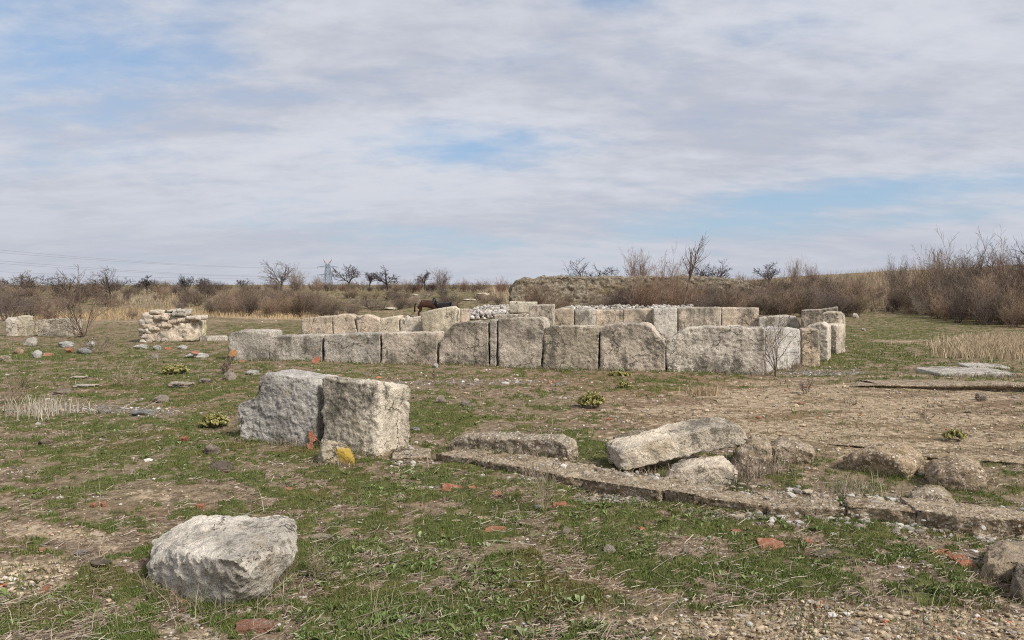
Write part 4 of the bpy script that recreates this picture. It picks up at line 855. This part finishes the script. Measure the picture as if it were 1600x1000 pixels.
for a in [('dark bare shrub behind the stones at the far left edge',15,38,452,0,1.1,(.62,.60,.66)),('wide dark bare bush left of the tall leafless shrub',45,40,462,1,1.2,(.62,.6,.66)),('reddish brown low bush above the squared block at far left',78,36,479,2,1.3,(.85,.68,.64)),('low brown bush behind the masonry pier',210,42,482,3,1.4,(.9,.85,.85)),
          ('grey bare bush right of the masonry pier skyline',285,50,468,0,1.2,(.75,.72,.78)),('reddish brown round shrub beside the slender skyline tree',655,74,432,1,.75,(1.05,.82,.75)),('grey leafless bush on the skyline left of the ponies',690,74,424,2,1.0,(.95,.92,.95)),('dark low bush on the slope behind the ponies',692,66,448,3,1.2,(.5,.52,.52)),
          ('small reddish bush on the skyline between grey bush and ruined wall',726,78,437,0,.8,(1.05,.85,.8)),('tiny reddish shrub on the crest left of the ruined wall',783,70,436,1,.7,(1.05,.8,.75)),('brown dome shaped bush against the rubble wall core',835,48,447,2,1.15,(.85,.72,.66)),('large brown bush at the right foot of that dome bush',870,47,456,3,1.1,(.8,.7,.62)),
          ('grey bush in front of the rubble wall core, centre',935,48,458,0,1.3,(.75,.75,.75)),('broad brown bush left of the tall slender tree',1005,46,428,1,.9,(1.05,.9,.82)),('tall reddish bush on the skyline above the rubble wall',995,60,401,2,.7,(1.0,.86,.80)),('thin pale bush beside the slender tree, left of its trunk',1040,50,402,3,.55,(1.2,1.05,.95)),
          ('rust leaved bush at the foot of the slender tree',1072,44,440,0,.9,(1.1,.88,.70)),('pale leafless bush on the skyline right of the slender tree',1155,70,428,1,.7,(1.3,1.1,1.)),('upright bare bush right of the round skyline tree',1240,66,408,2,.5,(1.2,1.1,1.)),('small rounded purple brown bush right of the upright skyline bush',1267,66,411,3,.5,(1.05,.88,.84)),
          ('small grey bush alone on the horizon at the right',1322,80,430,0,.7,(.9,.92,1.)),('dark dense bush on the hill crest at right',1400,60,409,1,.7,(.6,.62,.66)),('tall bare bushes on top of the right bank, left one',1455,47,398,2,.5,(1.1,.95,.85)),('tall dark bush rising above the right thicket',1500,44,387,3,.75,(.8,.76,.74)),('second tall dark bush rising above the right thicket',1540,44,390,0,.75,(.8,.76,.74)),
          ('pinkish brown bush beside the right edge, tall one',1580,43,398,1,.7,(1.15,.95,.88)),('bare bush at the left skyline beside the pylon',497,78,434,2,.9,(1.,.85,.8)),('small bush below the pylon, right side',535,76,443,3,1.2,(1.1,.85,.78)),('pale bush on the skyline left of the pylon',465,80,421,0,.9,(1.1,1.05,1.)),
          ('reddish brush on the skyline right of the leaning tree',635,80,438,1,.9,(1.1,.85,.78))]:
    shrub(*a)
# small dead plants near by
for a in [('gray brown dead bush by the debris at left',155,None,553,523,60,1),('dry gray weed clump at the left edge, upper one',30,None,608,580,50,2),('dry gray weed clump at the left edge, lower one',18,None,632,600,46,3),('faint dry weed spreading in the left middle grass',198,None,605,568,55,0),
          ('dark dry tussock on the mossy ground below the right wing',1258,None,615,592,26,1),('low dry tussock on the sandy ground at right',1327,None,636,620,30,2),('second low dry tussock farther right on the sandy ground',1446,None,658,640,32,3),('brown dead clump at the foot of the right wing',1236,None,581,562,28,0),
          ('dry purple weed clump right of the pier of stones',352,None,585,562,26,1),('thin dead weed in front of the square front row block',678,None,598,575,10,2),('dead twig heap right of the boulder',500,None,905,862,70,3),('spray of dry stems above the middle tiles',850,None,800,705,95,0),('dead weeds under the rough lump right of the slab',1170,None,765,712,60,1)]:
    lb, px, _, by, ty, w, k = a; p = gp(px, by); h = (by - ty) * p.y / F; me = SHM[k].copy()
    sc_ = w * p.y / F / 2.4; al = shrub_arrays(300 + px, 2., 12, 1.0, .010, (1.2, .9), min(max(.0022, .00042 * p.y) / sc_, .06)); v, f = segs_mesh(al); me = mkmesh('dead_weed', v, f)
    o = link('dead_weed', me, M['pale_twig' if k in (0, 2, 3) else 'twig'], None, p); ww = w * p.y / F; o.scale = (ww / 2.4, ww / 2.4, h / 1.9); o.color = (.8, .76, .74, 1) if k != 0 else (.85, .82, .78, 1); tag(o, lb, 'dead weed', 'dead weeds')
# trees
def tree(label, px, Y, base, top, seed, trunk=.25, lean=(0, 0), width=1., spec=None, r=None, mat='bark', col=(1, 1, 1), stems=1, spread_=.25, group='leafless trees', tw=.014, name='bare_tree', els=(.45, 1.05)):
    rs = random.Random(seed); p = at(px, Y) if base is None else gp(px, base)
    if base is not None: Y = p.y
    Hh = pt(px, top, Y).z - p.z; r = r or Hh * .034
    rt = bpy.data.objects.new(name, None); COL.objects.link(rt); rt.location = p; tag(rt, label, 'tree', group)
    spec = spec or [(7, .10, .02, 1.4, .7, .62), (5, .14, .02, 1.3, .65, .6), (4, .16, .02, 1.1, .6, .6), (3, .16, .02, 0, .6, .5)]
    TR = []; S = [[] for _ in spec]
    for s_ in range(stems):
        a = 6.283 * s_ / stems + rs.random(); d = Vector((lean[0] + (math.cos(a) * spread_ if stems > 1 else 0), lean[1] + (math.sin(a) * spread_ if stems > 1 else 0), 1)).normalized()
        q = Vector((0, 0, -.1)); n = 5; tl = Hh * trunk
        for i in range(n):
            d = (d + Vector((rs.gauss(0, .05), rs.gauss(0, .05), .02))).normalized(); e = q + d * tl / n; TR.append((*q, *e, r * (1.25 - .35 * i / n), r * (1.25 - .35 * (i + 1) / n))); q = e
        for b_ in range(5 if stems == 1 else 3):
            az = 6.283 * b_ / (5 if stems == 1 else 3) + rs.uniform(-.4, .4); el = rs.uniform(*els) if b_ else .12
            nd = (d * math.cos(el) + Vector((math.cos(az), math.sin(az), .15)) * math.sin(el) * width).normalized()
            grow(S, rs, q - d * tl * .06 * b_, nd, Hh * (1 - trunk) * rs.uniform(.62, .85), r * .62, 0, spec)
    al = np.array(sum(S, [])); al[:, 6:] = np.maximum(al[:, 6:], tw * .5)
    zmax = al[:, [2, 5]].max(); k = Hh / zmax; al[:, :6] *= k
    if els[1] > .6 and group: al[:, [0, 1, 3, 4]] *= 1.3
    TR = np.array(TR); TR[:, :6] *= k
    v, f = segs_mesh(TR, 8); o = link('trunk', mkmesh('trunk', v, f), M[mat], rt); o.color = (*col, 1)
    v, f = segs_mesh(al, 3); o = link('crown', mkmesh('crown', v, f), M[mat], rt); o.color = (*col, 1)
    return rt
tree('large round leafless tree on the skyline left of the pylon',440,80,None,405,1,.22,width=1.0,tw=.013,col=(1.1,1.05,1.))
tree('leafless tree with a straight trunk right of the pylon',545,84,None,412,2,.35,(.0,0),.8,tw=.019,col=(.8,.78,.78))
tree('dark leaning leafless tree with a flat crown',609,76,None,414,3,.38,(-.22,0),1.1,tw=.019,col=(.6,.58,.58))
tree('thin dark tree between the straight and the leaning trees',577,80,None,424,4,.45,(.1,0),.4,tw=.019,col=(.65,.63,.63))
tree('slender upright tree on the skyline beside a reddish shrub',664,74,None,421,5,.45,(0,0),.45,tw=.014,col=(.8,.78,.76))
tree('fan shaped bare tree at left in front of the power lines',173,66,None,415,6,.18,(0,0),.8,tw=.013,col=(.95,.85,.85))
tree('pale feathery tree on the left skyline',44,66,None,420,7,.12,(0,0),.9,tw=.018,col=(1.25,1.15,1.05),stems=3,spread_=.35)
tree('dark gnarled tree between the pale tree and the fan tree',108,62,None,423,8,.2,(-.1,0),1.2,tw=.014,col=(.65,.62,.64))
tree('crooked dark tree right of the fan shaped tree',231,70,None,429,9,.35,(.05,0),.9,tw=.019,col=(.65,.63,.66))
tree('bare tree with several upright limbs on the left skyline',291,74,None,428,10,.2,(0,0),.8,tw=.014,col=(.7,.68,.7),stems=3,spread_=.3)
tree('thin bare tree right of the tree with upright limbs',324,74,None,432,11,.4,(0,0),.5,tw=.013,col=(.85,.83,.85))
tree('bare tree rising out of the left thicket',382,76,None,434,12,.3,(0,0),1.,tw=.014,col=(.75,.73,.76))
tree('bare flat crowned tree just left of the pale feathery one, cut off by scrub',262,78,None,440,13,.35,(0,0),.8,tw=.014,col=(.7,.68,.72))
tree('wide spreading dark tree on the skyline above the rubble wall',924,64,None,401,14,.10,(0,0),1.3,tw=.013,col=(.55,.54,.58),stems=4,spread_=.75)
tree('tall slender leafless tree standing over the enclosure',1066,43,None,361,15,.50,(0,0),.55,tw=.012,col=(1.15,1.,.88),r=.055,els=(.18,.42),spec=[(7,.06,.05,1.2,.5,.55),(5,.08,.05,1.2,.5,.55),(4,.1,.04,0,.5,.5)])
tree('dark branching tree leaning right behind the slender tree',1105,64,None,404,16,.12,(.2,0),1.2,tw=.014,col=(.6,.58,.62),stems=4,spread_=.6)
tree('round dark bare tree alone on the right skyline',1200,68,None,407,17,.22,(.05,0),1.25,tw=.014,col=(.62,.6,.64))
tree('dark bare tree at the right edge above the hill',1606,52,None,366,18,.3,(-.1,0),1.1,tw=.013,col=(.6,.6,.62))
tree('small leafless sapling in front of the pale wing block',1211,None,588,482,19,.16,(0,0),1.0,tw=.007,col=(1.1,.95,.88),r=.018,spec=[(5,.12,.03,1.3,.6,.6),(4,.15,.03,1.2,.6,.55),(3,.18,.02,0,.6,.5)],name='sapling',group=None)
tree('tall leafless shrub with arching branches beside the squared block at far left',130,None,527,412,20,.06,(0,0),1.25,tw=.011,col=(1.3,1.1,.95),r=.022,stems=5,spread_=.6,spec=[(8,.10,.02,.8,.5,.6),(5,.14,.02,1.0,.6,.5),(3,.18,.02,0,.6,.5)],group=None)
# spurge cushions
def spurge(label, px, py, w, h, n=60):
    p = gp(px, py); s = p.y / F; W, Hh = w * s / 2, h * s; rs = np.random.default_rng(px); vs, fs, cs, o = [], [], [], 0
    for i in range(n):
        a = rs.uniform(0, 6.283); rr = rs.random() ** .5; tip = np.array([math.cos(a) * rr * W, math.sin(a) * rr * W * .8, Hh * (1 - .55 * rr * rr) * rs.uniform(.75, 1.05)])
        root = tip * [.25, .25, 0]; d = tip - root; Ls = np.linalg.norm(d); d /= Ls; u = np.cross(d, [.3, .5, .1]); u /= np.linalg.norm(u); q = np.cross(d, u)
        for k in range(26):
            t = .45 + .55 * (k / 25); ph = k * 2.4; rd = u * math.cos(ph) + q * math.sin(ph); lf = .028 * (W / .2) ** .6 * rs.uniform(.8, 1.25); b0 = root + (tip - root) * t
            e = b0 + (rd * .8 + d * .6) * lf; wv = np.cross(rd, d) * lf * .30; mm = (b0 + e) / 2
            vs += [b0, mm + wv, e, mm - wv]; fs.append([o, o + 1, o + 2, o + 3]); o += 4
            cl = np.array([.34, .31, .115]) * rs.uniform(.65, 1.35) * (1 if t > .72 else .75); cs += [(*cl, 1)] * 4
    ob = link('spurge', mkmesh('spurge', np.array(vs), np.array(fs), {'col': ('FLOAT_COLOR', np.array(cs))}, False), M['leaf'], None, p); tag(ob, label, 'plant', 'yellow green spurge cushions')
spurge('large round yellow green spurge cushion in the middle ground', 924, 637, 48, 25, 110)
spurge('broad yellow green spurge cushion in the grass at left', 272, 585, 46, 17, 100)
spurge('open yellow spurge plant on the bare sandy ground at right', 1491, 688, 38, 18, 50)
spurge('small spurge tuft in front of the carved front row block', 975, 607, 22, 12, 50)
spurge('flat spurge patch touching the foot of the carved front row block', 968, 587, 40, 6, 60)
spurge('pale grey green cushion on soil left of the upright pair', 335, 668, 48, 22, 110)
# ------------------------------------------------------------------ ponies
def pony(label, px, Y, yaw, head, coat, mane_c, hh=1.15):
    p = at(px, Y); k = hh / 1.15
    J = {'hip': (-.62, 0, 1.0, .27), 'loin': (-.2, 0, 1.0, .28), 'chest': (.3, 0, .98, .28), 'wither': (.5, 0, 1.02, .22), 'neck': (.72, 0, 1.22, .15), 'poll': (.9, 0, 1.42, .11), 'brow': (1.0, 0, 1.38, .105), 'nose': (1.18, 0, 1.16, .065), 'muzzle': (1.22, 0, 1.1, .06)}
    if head:   # head turned towards the viewer
        J.update(neck=(.66, .16, 1.22, .15), poll=(.70, .36, 1.44, .115), brow=(.70, .46, 1.40, .11), nose=(.70, .62, 1.18, .07), muzzle=(.70, .66, 1.10, .06))
    else: J.update(neck=(.86, 0, .92, .14), poll=(1.04, 0, .72, .11), brow=(1.10, 0, .62, .10), nose=(1.16, 0, .38, .065), muzzle=(1.17, 0, .32, .06))
    E = [('hip', 'loin'), ('loin', 'chest'), ('chest', 'wither'), ('wither', 'neck'), ('neck', 'poll'), ('poll', 'brow'), ('brow', 'nose'), ('nose', 'muzzle')]
    for s, sy in (('l', .16), ('r', -.16)):
        J['th' + s] = (-.66, sy, .74, .16); J['st' + s] = (-.52, sy, .58, .10); J['ho' + s] = (-.72, sy, .38, .055); J['ca' + s] = (-.68, sy, .12, .04); J['fo' + s] = (-.64, sy, .02, .055)
        J['sh' + s] = (.38, sy, .72, .13); J['kn' + s] = (.40, sy, .38, .058); J['pa' + s] = (.39, sy, .12, .04); J['ff' + s] = (.42, sy, .02, .055)
        E += [('hip', 'th' + s), ('th' + s, 'st' + s), ('st' + s, 'ho' + s), ('ho' + s, 'ca' + s), ('ca' + s, 'fo' + s), ('chest', 'sh' + s), ('sh' + s, 'kn' + s), ('kn' + s, 'pa' + s), ('pa' + s, 'ff' + s)]
        b = J['poll']; J['er' + s] = (b[0] - .01 + (.07 if head else 0) * (1 if s == 'l' else -1), b[1] + (0 if head else .06 * (1 if s == 'l' else -1)), b[2] + .16, .02); E.append(('poll', 'er' + s))
    names = list(J); me = bpy.data.meshes.new('pony'); me.from_pydata([tuple(c * k for c in J[n_][:3]) for n_ in names], [(names.index(a), names.index(b)) for a, b in E], [])
    tmp = bpy.data.objects.new('pony', me); COL.objects.link(tmp); md = tmp.modifiers.new('skin', 'SKIN'); sub = tmp.modifiers.new('sub', 'SUBSURF'); sub.levels = sub.render_levels = 2
    for i, n_ in enumerate(names): d = me.skin_vertices[0].data[i]; d.radius = (J[n_][3] * k,) * 2; d.use_root = n_ == 'loin'
    dg = bpy.context.evaluated_depsgraph_get(); nm = bpy.data.meshes.new_from_object(tmp.evaluated_get(dg)); bpy.data.objects.remove(tmp)
    for q in nm.polygons: q.use_smooth = True
    nm.materials.clear(); o = link('pony', nm, coat, None, p); o.rotation_euler.z = yaw; tag(o, label, 'pony')
    w, n_, pl = (Vector(J[q][:3]) for q in ('wither', 'neck', 'poll')); S = []; rs = random.Random(4)
    for i in range(160):
        t = rs.random(); b = (w.lerp(n_, t * 2) if t < .5 else n_.lerp(pl, t * 2 - 1)) + Vector((-.03, 0, .15 - .05 * t)); e = b + Vector((rs.uniform(-.06, .06), rs.choice((-1, 1)) * rs.uniform(.08, .17), -rs.uniform(.1, .26))); S.append((*(b * k), *(e * k), .014, .006))
    v, f = segs_mesh(S); link('mane', mkmesh('mane', v, f), mane_c, o)
    S = []
    for i in range(60):
        b = Vector((-.86, 0, 1.05)); e = Vector((-.98 + rs.uniform(-.05, .05), rs.uniform(-.08, .08), rs.uniform(.35, .6))); m_ = b.lerp(e, .4) + Vector((-.06, 0, .05)); S += [(*(b * k), *(m_ * k), .025, .02), (*(m_ * k), *(e * k), .02, .006)]
    v, f = segs_mesh(S); link('tail', mkmesh('tail', v, f), mane_c, o)
brown = plain_mat('bay_coat', (.055, .026, .017), .36, .3); black = plain_mat('black_coat', (.018, .016, .017), .34, .3)
pony('dark brown pony with its rump to the left behind the blocks', 670, 48.5, 0., False, brown, black, 1.04)
pony('black pony with raised head facing the viewer beside the brown one', 695, 47.2, R(176), True, black, black, 1.0)
# ------------------------------------------------------------------ pylon and cables
def pylon():
    Y = 560.; b = at(513, Y); s = Y / F; rt = bpy.data.objects.new('pylon', None); COL.objects.link(rt); rt.location = (b.x, b.y, 0); tag(rt, 'lattice power pylon with red and white horns on the horizon', 'pylon')
    zt = lambda py: pt(513, py, Y).z
    def legs(z): t_ = (z - 0) / zt(413); return 3.0 * (1 - t_) + 1.2 * t_
    S = []; zs = np.linspace(-1, zt(413), 9)
    for i in range(len(zs) - 1):
        a, c = legs(zs[i]), legs(zs[i + 1]); A = [(-a, -a), (a, -a), (a, a), (-a, a)]; B = [(-c, -c), (c, -c), (c, c), (-c, c)]
        for k in range(4):
            k2 = (k + 1) % 4; S += [(*A[k], zs[i], *B[k], zs[i + 1], .21, .21), (*A[k], zs[i], *B[k2], zs[i + 1], .11, .11), (*A[k2], zs[i], *B[k], zs[i + 1], .11, .11), (*B[k], zs[i + 1], *B[k2], zs[i + 1], .11, .11)]
    v, f = segs_mesh(S, 4); link('lattice_tower', mkmesh('lattice_tower', v, f, None, False), M['steel'], rt)
    for py, hw in ((417, 7.6), (429.5, 7.6)):
        z = zt(py); S = [(-hw, 0, z, 0, -1.6, z + .1, .2, .22), (-hw, 0, z, 0, 1.6, z + .1, .2, .22), (hw, 0, z, 0, -1.6, z + .1, .2, .22), (hw, 0, z, 0, 1.6, z + .1, .2, .22), (-hw, 0, z, 0, 0, z + 1.1, .12, .12), (hw, 0, z, 0, 0, z + 1.1, .12, .12)]
        for x in (-hw, -hw * .55, hw * .55, hw): S.append((x, 0, z, x, 0, z - 1.6, .12, .12))
        v, f = segs_mesh(S, 4); link('crossarm', mkmesh('crossarm', v, f, None, False), M['steel'], rt)
    z0, z1 = zt(412), zt(405)
    for sx in (-1, 1):
        S = [(sx * .6, -.5, z0, sx * 3.2, 0, z1, .23, .18), (sx * .6, .5, z0, sx * 3.2, 0, z1, .23, .18), (sx * 1.7, 0, z0, sx * 3.2, 0, z1, .15, .13)]
        v, f = segs_mesh(S, 4); link('horn', mkmesh('horn', v, f, None, False), M['red_paint'], rt)
    return b, zt
pb, zt = pylon()
for i, (py0, dx, pe, nm) in enumerate([(418.5, -7.6, 386, 'uppermost thin power cable crossing the left sky'), (418.5, -4.2, 391, 'second power cable from the top in the left sky'), (431, -7.6, 404, 'third power cable from the top in the left sky'), (431, -4.2, 409, 'fourth power cable from the top in the left sky'), (431, 7.6, 425, 'lowest power cable in the left sky')]):
    A = Vector((pb.x + dx, 560, zt(py0))); B = pt(-110, pe - 6, 250.); S = []; N = 40; sag = 4.2; pp = None
    for k in range(N + 1):
        t_ = k / N; q = A.lerp(B, t_); q.z -= sag * 4 * t_ * (1 - t_) * .6
        if pp is not None: S.append((*(pp - A), *(q - A), .046, .046))
        pp = q
    v, f = segs_mesh(S, 4); tag(link('power_cable', mkmesh('power_cable', v, f), M['cable'], None, A), nm, 'cable', 'power cables')
def sticks():
    x, y, z = spread(420, 560, 1030, bias=1.1); S, C = [], []
    for i in range(len(x)):
        a = rs.uniform(0, 6.28); L = rs.uniform(.10, .42) * (1 if y[i] < 9 else 1.2); d = Vector((math.cos(a), math.sin(a), rs.uniform(-.05, .25))); q = Vector((x[i], y[i], z[i] + .02)); r_ = rs.uniform(.0016, .0034) * max(1, y[i] / 7)
        for k in range(4):
            d = (d + Vector((rs.gauss(0, .14), rs.gauss(0, .14), rs.gauss(-.03, .06)))).normalized(); e = q + d * L / 4; e.z = max(e.z, T1(e.x, e.y) + .008); S.append((*q, *e, r_ * (1 - k * .18), r_ * (1 - (k + 1) * .18))); q = e
            if k in (1, 2) and rs.random() < .5:
                d2 = (d + Vector((rs.gauss(0, .6), rs.gauss(0, .6), .15))).normalized(); S.append((*q, *(q + d2 * L * .3), r_ * .5, r_ * .25)); C.append(i)
            C.append(i)
    cols = tint(len(x), [(.36, .30, .24), (.26, .21, .165), (.16, .13, .105), (.44, .39, .33)], .2)
    v, f = segs_mesh(S); o = link('fallen_twigs', mkmesh('fallen_twigs', v, f, {'col': ('FLOAT_COLOR', np.repeat(cols[np.array(C)], 6, 0))}), M['straw']); tag(o, kind='stuff')
sticks()
# ------------------------------------------------------------------ light and sky
SUN_AZ, SUN_EL = R(128), R(42)
sd = bpy.data.lights.new('sun', 'SUN'); so = bpy.data.objects.new('sun', sd); COL.objects.link(so); sd.energy = 3.3; sd.angle = R(13); sd.color = (1, .95, .87)
dirv = Vector((math.sin(SUN_AZ) * math.cos(SUN_EL), math.cos(SUN_AZ) * math.cos(SUN_EL), math.sin(SUN_EL))); so.rotation_euler = dirv.to_track_quat('Z', 'Y').to_euler(); so.location = dirv * 50
w = bpy.data.worlds.new('World'); scene.world = w; w.use_nodes = True; t = NT(w.node_tree); bg = t.n['Background']
sky = t.node('ShaderNodeTexSky', sky_type='NISHITA', sun_disc=False); sky.sun_elevation = SUN_EL; sky.sun_rotation = SUN_AZ
tc = t.node('ShaderNodeTexCoord'); D = tc.outputs['Generated']; sx = t.node('ShaderNodeSeparateXYZ'); t.l.new(D, sx.inputs[0]); dx, dy, dz = sx.outputs
el = t.math('ARCSINE', dz); az = t.math('ARCTAN2', dx, dy); zc = t.math('ADD', t.math('MAXIMUM', dz, 0.), .20)
pl = t.node('ShaderNodeCombineXYZ'); t.l.new(t.math('DIVIDE', dx, zc), pl.inputs[0]); t.l.new(t.math('DIVIDE', dy, zc), pl.inputs[1])
P0 = t.vscale(pl.outputs[0], (1.25, 1.9, 1.)); n1 = t.noise(P0, 1.1, 9, .58, .25); n2 = t.noise(t.vmath('ADD', P0, (7.3, 2.1, 5.)), 3.4, 9, .62, .15); n3 = t.noise(t.vmath('ADD', t.vscale(pl.outputs[0], (.7, 1.6, 1.)), (3.3, 9.1, 2.)), .9, 6, .58)
def gap(px, py, rx, ry, wgt, slope=0.):
    a0 = math.atan((px - 800) / F); e0 = math.atan((445 - py) / F); u = t.math('DIVIDE', t.math('SUBTRACT', az, a0), rx / F); vv = t.math('SUBTRACT', el, e0)
    if slope: vv = t.math('SUBTRACT', vv, t.math('MULTIPLY', t.math('SUBTRACT', az, a0), slope))
    vv = t.math('DIVIDE', vv, ry / F); q = t.math('MULTIPLY_ADD', u, u, t.math('MULTIPLY', vv, vv))
    return t.math('MULTIPLY', t.math('EXPONENT', t.math('MULTIPLY', q, -1.)), wgt)
G = None
for gpar in [(10,110,190,110,.27,0),(330,90,90,60,.13,0),(700,232,190,30,.13,0),(1330,322,330,24,.28,.07),(1500,352,260,12,.20,.08),(960,5,80,24,.18,0),(640,375,220,22,.13,.0),(1060,365,150,14,.16,.1),(820,215,30,12,.10,0),(1230,15,60,30,.07,0)]:
    g_ = gap(*gpar); G = g_ if G is None else t.math('ADD', G, g_)
cov = t.math('MULTIPLY_ADD', t.math('SUBTRACT', n1, .5), .55, t.math('MULTIPLY_ADD', t.math('SUBTRACT', n2, .5), .40, .64))
cov = t.math('SUBTRACT', cov, G); cm = t.map(cov, .30, .66, .04, 1.)
shade = t.math('MULTIPLY_ADD', n3, .6, t.math('MULTIPLY', n2, .4))
cl = t.mix(t.map(shade, .36, .62), (.495, .515, .585), (.66, .675, .72))
hz = t.map(el, 0., .17, 1., 0.); cl = t.mix(t.math('MULTIPLY', hz, .6), cl, (.53, .545, .60))
blue = t.mix(.45, t.mix(1., sky.outputs[0], (.115, .115, .115), 'MULTIPLY'), (.30, .50, .78)); blue = t.mix(t.math('MULTIPLY', hz, .65), blue, (.42, .55, .66))
fin = t.mix(cm, blue, cl); fin = t.mix(1., fin, (7.35, 7.45, 7.65), 'MULTIPLY')
t.l.new(fin, bg.inputs['Color']); bg.inputs['Strength'].default_value = .1
scene.view_settings.view_transform = 'Standard'; scene.view_settings.look = 'None'; scene.view_settings.exposure = .46; scene.view_settings.gamma = 1
scene.cycles.use_denoising = False; scene.cycles.filter_width = 1.1; scene.cycles.max_bounces = 6
